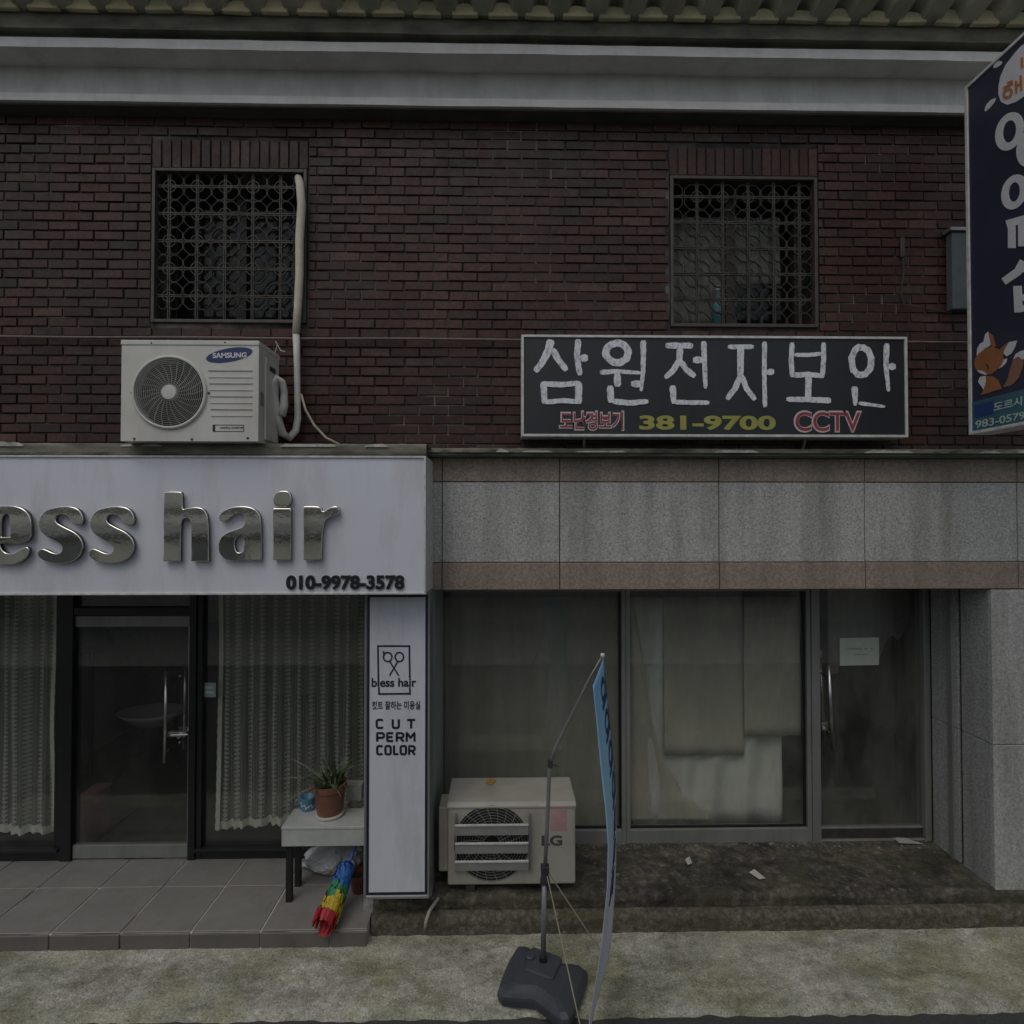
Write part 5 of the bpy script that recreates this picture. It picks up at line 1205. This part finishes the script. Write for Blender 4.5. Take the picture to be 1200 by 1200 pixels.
# plastic bag under the table
bgc = onZ(389, 1030, PLAT_Z); bgc = Vector((bgc.x, bgc.y + .1, PLAT_Z))
bag = thing("plastic_bag", "crumpled grey white plastic bag under the small table", "bag", tuple(bgc))
def bagfn(u, v):
    a_ = u * 6.2832; h = v; r_ = (.16 * math.sin(min(1, h * 1.15 + .15) * 3.0)) ** 1 * (1 if h < .8 else 1 - (h - .8) * 1.4); r_ = max(.012, r_)
    n_ = noise.noise((math.cos(a_) * 2.2, math.sin(a_) * 2.2, h * 4)) + .7 * abs(noise.noise((math.cos(a_) * 6, math.sin(a_) * 6, h * 9)))
    r_ *= 1 + .3 * n_
    return bgc + Vector((r_ * 1.25 * math.cos(a_) - .02 * h, r_ * .75 * math.sin(a_), .001 + .29 * h))
MB().grid(bagfn, 60, 26).build("bag_body", M['bag'], bag, smooth=False, fix=False)
def flap(u, v): return onZ(347 + 34 * u, 1022 + 10 * v * u - 2, PLAT_Z + .02) + Vector((0, .03, .02 + .09 * u * (1 - v) + .02 * noise.noise((u * 6, v * 6, 1))))
MB().grid(flap, 12, 10).build("bag_handle", M['bag'], bag, solid=.002)
# rainbow duster leaning on the floor
du = thing("duster", "rainbow coloured strip duster lying under the small table over the tile edge", "duster", tuple(onZ(390, 1055, PLAT_Z)))
q = [onY(409, 1008, 3.76), onY(401, 1030, 3.69), onY(393, 1052, 3.60), onY(384, 1072, 3.50)]
def along(t): t = min(.9999, max(0, t)) * 3; i = int(t); return q[i].lerp(q[i + 1], t - i)
random.seed(5)
for (m, ta_, tb2, nm) in (('d_blue', .0, .30, 150), ('d_green', .27, .52, 120), ('d_yellow', .50, .86, 190), ('d_red', .84, .97, 100)):
    s_ = MB()
    for k in range(nm):
        t = random.uniform(ta_, tb2); c0 = along(t); ax = (along(t + .1) - along(t - .1)).normalized(); a_ = random.uniform(0, 6.28)
        o1 = ax.orthogonal().normalized(); o2 = ax.cross(o1); rad = o1 * math.cos(a_) + o2 * math.sin(a_); L = random.uniform(.045, .085) * (.85 + .35 * t)
        p0 = c0 + rad * .008; p1 = c0 + rad * L * .8 + ax * L * .35; p2 = c0 + rad * L * .8 + ax * L * .95 + Vector((0, 0, -.012)); w = ax.cross(rad) * .009
        for p_ in (p0, p1, p2): p_.z = max(p_.z, PLAT_Z + .006) if p_.y > 3.505 else p_.z
        s_.add([p0 - w, p0 + w, p1 - w * 1.3, p1 + w * 1.3, p2 - w, p2 + w], [(0, 1, 3, 2), (2, 3, 5, 4)])
    s_.build("strips", M[m], du, fix=False, kind='stuff', label={'d_blue': "blue strips", 'd_green': "green strips", 'd_yellow': "yellow strips", 'd_red': "red strips"}[m])
MB().tube([q[0] + Vector((.03, .06, .06)), q[1], q[2], q[3] + Vector((.01, .03, 0))], .008, 8).build("stick", M['d_blue'], du)
lp = onZ(419, 1049, PLAT_Z); lp = Vector((lp.x, lp.y + .05, PLAT_Z))
rp = thing("flower_pot", "small empty red plastic pot under the table beside the duster", "pot", tuple(lp))
MB().lathe(tuple(lp + Vector((0, 0, .001))), [(0, 0), (.05, 0), (.065, .10), (.072, .10), (.072, .125), (.064, .125), (.05, .01), (0, .009)], 22).build("body", M['red_pot'], rp)
MB().lathe(tuple(lp + Vector((0, 0, .09))), [(.057, 0), (0, .006)], 16).build("soil", M['soil'], rp)

# ------------------------------------------------------------------ banner stand on the pavement
bz = .105
C4 = [onZ(609, 1099, bz), onZ(583, 1157, bz), onZ(664, 1188, bz), onZ(688, 1127, bz)]
bn = thing("banner_stand", "banner stand with a dark plastic base and a bent pole on the pavement", "banner stand", tuple(onZ(634, 1140, 0)))
ctr = sum(C4, Vector()) / 4
def base_outline(scale, z, inset=.06):
    pts = []
    for i in range(4):
        a_, b_ = C4[i], C4[(i + 1) % 4]
        for t in (.07, .16, .3, .5, .7, .84, .93):
            p = a_.lerp(b_, t); bulge = -inset * math.sin(t * math.pi) ** 1.5 if i % 2 else inset * .25 * math.sin(t * math.pi)
            d = (p - ctr); d.z = 0; p = p + d.normalized() * bulge
            pts.append(Vector((ctr.x + (p.x - ctr.x) * scale, ctr.y + (p.y - ctr.y) * scale, z)))
    return pts
bb_ = MB(); secs = [base_outline(.97, .004), base_outline(1.02, .012), base_outline(1.04, .045), base_outline(1.02, .062), base_outline(.93, .082), base_outline(.62, .098)]
nn = len(secs[0]); vs = [p for s_ in secs for p in s_]; fs = []
for i in range(len(secs) - 1):
    for k in range(nn): k2 = (k + 1) % nn; fs.append((i * nn + k, i * nn + k2, (i + 1) * nn + k2, (i + 1) * nn + k))
fs += [tuple(range(nn)), tuple((len(secs) - 1) * nn + k for k in range(nn))]
bb_.add(vs, fs); bb_.build("base", M['base_plastic'], bn, .006)
pd = MB(); off = ctr.lerp(onZ(636, 1126, bz), .8) - ctr
def ol_(s_, z): return [p + Vector((off.x, off.y, 0)) for p in base_outline(s_, z, .0)]
pd.add(ol_(.47, .094) + ol_(.45, .112), [tuple(range(nn)), tuple(range(nn, 2 * nn))] + [(k, (k + 1) % nn, nn + (k + 1) % nn, nn + k) for k in range(nn)]); pd.build("socket_plate", M['base_plastic'], bn, .006)
fc_ = onZ(621, 1121, .112); MB().lathe(tuple(fc_), [(.03, -.004), (.03, .01), (.024, .014), (0, .014)], 16).build("filler_cap", M['base_plastic'], bn)
pb0 = onZ(636.5, 1128, .10); Yb = pb0.y
pl_ = [pb0, onY(638, 1030, Yb), onY(641.5, 965, Yb), onY(643.5, 905, Yb), onY(645.5, 893, Yb)]
MB().lathe(tuple(pb0), [(.024, 0), (.022, .03), (0, .03)], 14).build("collar", M['black'], bn)
MB().tube(pl_[:2], .0155, 10).build("pole", M['pole'], bn, smooth=True); MB().tube(pl_[1:], .012, 10).build("pole", M['pole'], bn, smooth=True)
kk = onY(638.5, 1020, Yb); k_ = MB(); k_.box(kk.x - .024, kk.x + .024, Yb - .024, Yb + .022, kk.z - .005, kk.z + .03); k_.prism([(kk.x - .016, Yb - .022, kk.z), (kk.x + .016, Yb - .022, kk.z), (kk.x + .032, Yb - .022, kk.z - .075), (kk.x - .028, Yb - .022, kk.z - .075)], (0, .044, 0)); k_.build("clamp", M['dirty_metal'], bn, .003)
tip = onY(706, 768, 3.17)
arm = [onY(644.5, 897, Yb), onY(649.5, 879, Yb), onY(661, 855, Yb), onY(675, 827, 3.172), onY(690, 796, 3.17), tip]
MB().tube(arm, [.010, .009, .008, .006, .005, .004], 8).build("arm", M['pole'], bn, smooth=True)
k2 = onY(645, 895, Yb); k_ = MB(); k_.box(k2.x - .014, k2.x + .014, Yb - .016, Yb + .014, k2.z - .02, k2.z + .022); k_.tube([(k2.x, Yb - .01, k2.z + .006), (k2.x + .045, Yb - .02, k2.z - .006)], .005, 6); k_.build("joint_knob", M['dirty_metal'], bn, .002)
MB().lathe(tuple(tip), [(0, -.012), (.012, -.008), (.012, .01), (0, .014)], 10).build("tip_cap", M['letter_white'], bn, smooth=True)
# cloth seen almost edge on: near and far edges
Yn, Yf = 2.63, 3.15
NE = [(694.5, 801), (699, 845), (704, 900), (709.5, 950), (712.5, 990), (711.5, 1040), (704.5, 1110), (690, 1200), (686, 1238)]
FE = [(707, 770), (711, 812), (716, 862), (720.5, 914), (722.5, 975), (721.5, 1028), (718, 1085), (712.5, 1128), (711, 1134)]
zt_, zb_ = 1.885, .13
def edge_x(E, Y, z):
    ps_ = [onY(x, y, Y) for x, y in E]
    if z >= ps_[0].z: return ps_[0].x
    for a_, b_ in zip(ps_, ps_[1:]):
        if b_.z <= z <= a_.z: t = (a_.z - z) / max(1e-6, a_.z - b_.z); return a_.x + (b_.x - a_.x) * t
    return ps_[-1].x
def banner(u, v, w=0):
    z = zt_ + (zb_ - zt_) * v; xn, xf = edge_x(NE, Yn, z), edge_x(FE, Yf, z)
    return Vector((xn + (xf - xn) * u + .010 * math.sin(u * 3.14) * math.sin(v * 5) + w, Yn + (Yf - Yn) * u, z))
MB().grid(banner, 12, 60).build("banner_cloth", M['banner'], bn, smooth=True, solid=.0012)
ik = MB(); BF = lambda x, y, h: banner(x, y, .0015 + h)
for k in range(7):
    v0 = .05 + k * .098; c0 = .66 if k < 4 else .62; sc_ = 100 if k < 4 else 190
    def bfn(x, y, h): return banner(c0 + x / sc_, v0 + y / 300, .002 + h)
    ring(ik, 0, 6, 17, 8, 6, bfn, 0, .0004, 20); stroke(ik, [(-24, 17), (24, 17)], 5, fn=bfn, wob=0, depth=.0004); stroke(ik, [(27, -2), (27, 23)], 6, fn=bfn, wob=0, depth=.0004)
ik.build("banner_print", M['banner_ink'], bn, fix=False)
gp = [banner(0, 0, 0), banner(.02, .0, 0)]
MB().tube([banner(1, .0, .0), tip], .003, 5).build("tie", M['string'], bn)
MB().tube([kk + Vector((.012, -.02, -.02)), banner(0, .985, 0)], .0035, 5).build("tether_string", M['string'], bn); MB().tube([kk + Vector((.02, .0, -.01)), banner(1, .985, 0)], .0035, 5).build("tether_string", M['string'], bn)

# ------------------------------------------------------------------ litter on the step
def flat_bit(name, label, cat, pts, z, mat, curl=.01):
    mb = MB(); P = [onZ(x, y, z) for x, y in pts]; P = [p + Vector((0, 0, .004 + curl * (i % 2))) for i, p in enumerate(P)]
    n_ = len(P); mb.add(P + [p + Vector((0, 0, .0015)) for p in P], [tuple(range(n_))[::-1], tuple(range(n_, 2 * n_))] + [(i, (i + 1) % n_, n_ + (i + 1) % n_, n_ + i) for i in range(n_)])
    return tag(mb.build(name, mat), label, cat)
flat_bit("paper_scrap", "small pale rectangular paper scrap lying on the dark concrete step", "paper", [(878, 1023), (884, 1021), (897, 1030), (890, 1033)], STEP_Z + .004, M['scrap'])
flat_bit("flyer", "grey crumpled flyer lying at the threshold of the empty shop's door", "paper", [(1046, 982), (1060, 984), (1083, 990), (1054, 990)], STEP_Z + .004, M['hose_grey'], .008)
flat_bit("dry_leaf", "small dry leaf on the step in front of the middle window", "leaf", [(803, 1008), (808, 1006), (811, 1012), (806, 1016)], STEP_Z + .004, M['flake'])
random.seed(9); rb_ = MB()
def chip(cx, cy, z, s_):
    vs_ = [Vector((cx + random.uniform(-s_, s_), cy + random.uniform(-s_, s_), z + random.uniform(0, s_ * .8))) for _ in range(5)]
    rb_.add(vs_, [(0, 1, 2), (0, 2, 3), (0, 3, 4), (0, 4, 1), (1, 2, 3), (1, 3, 4)])
for k in range(420): x_ = random.uniform(SX0 + .6, PRX); chip(x_, YW - .02 - abs(random.gauss(0, .06)), STEP_Z - .002, random.uniform(.004, .015))
for k in range(80): chip(random.uniform(SX0, PRX), random.uniform(3.66, YW), STEP_Z, random.uniform(.002, .007))
for k in range(160): chip(random.uniform(SX0, XR), 3.56 + random.uniform(-.06, .03), .0, random.uniform(.003, .011))
for k in range(140): chip(random.uniform(XL, XR), random.uniform(3.0, 3.55), .004, random.uniform(.002, .007))
rb_.build("rubble", M['crumb'], kind='stuff')
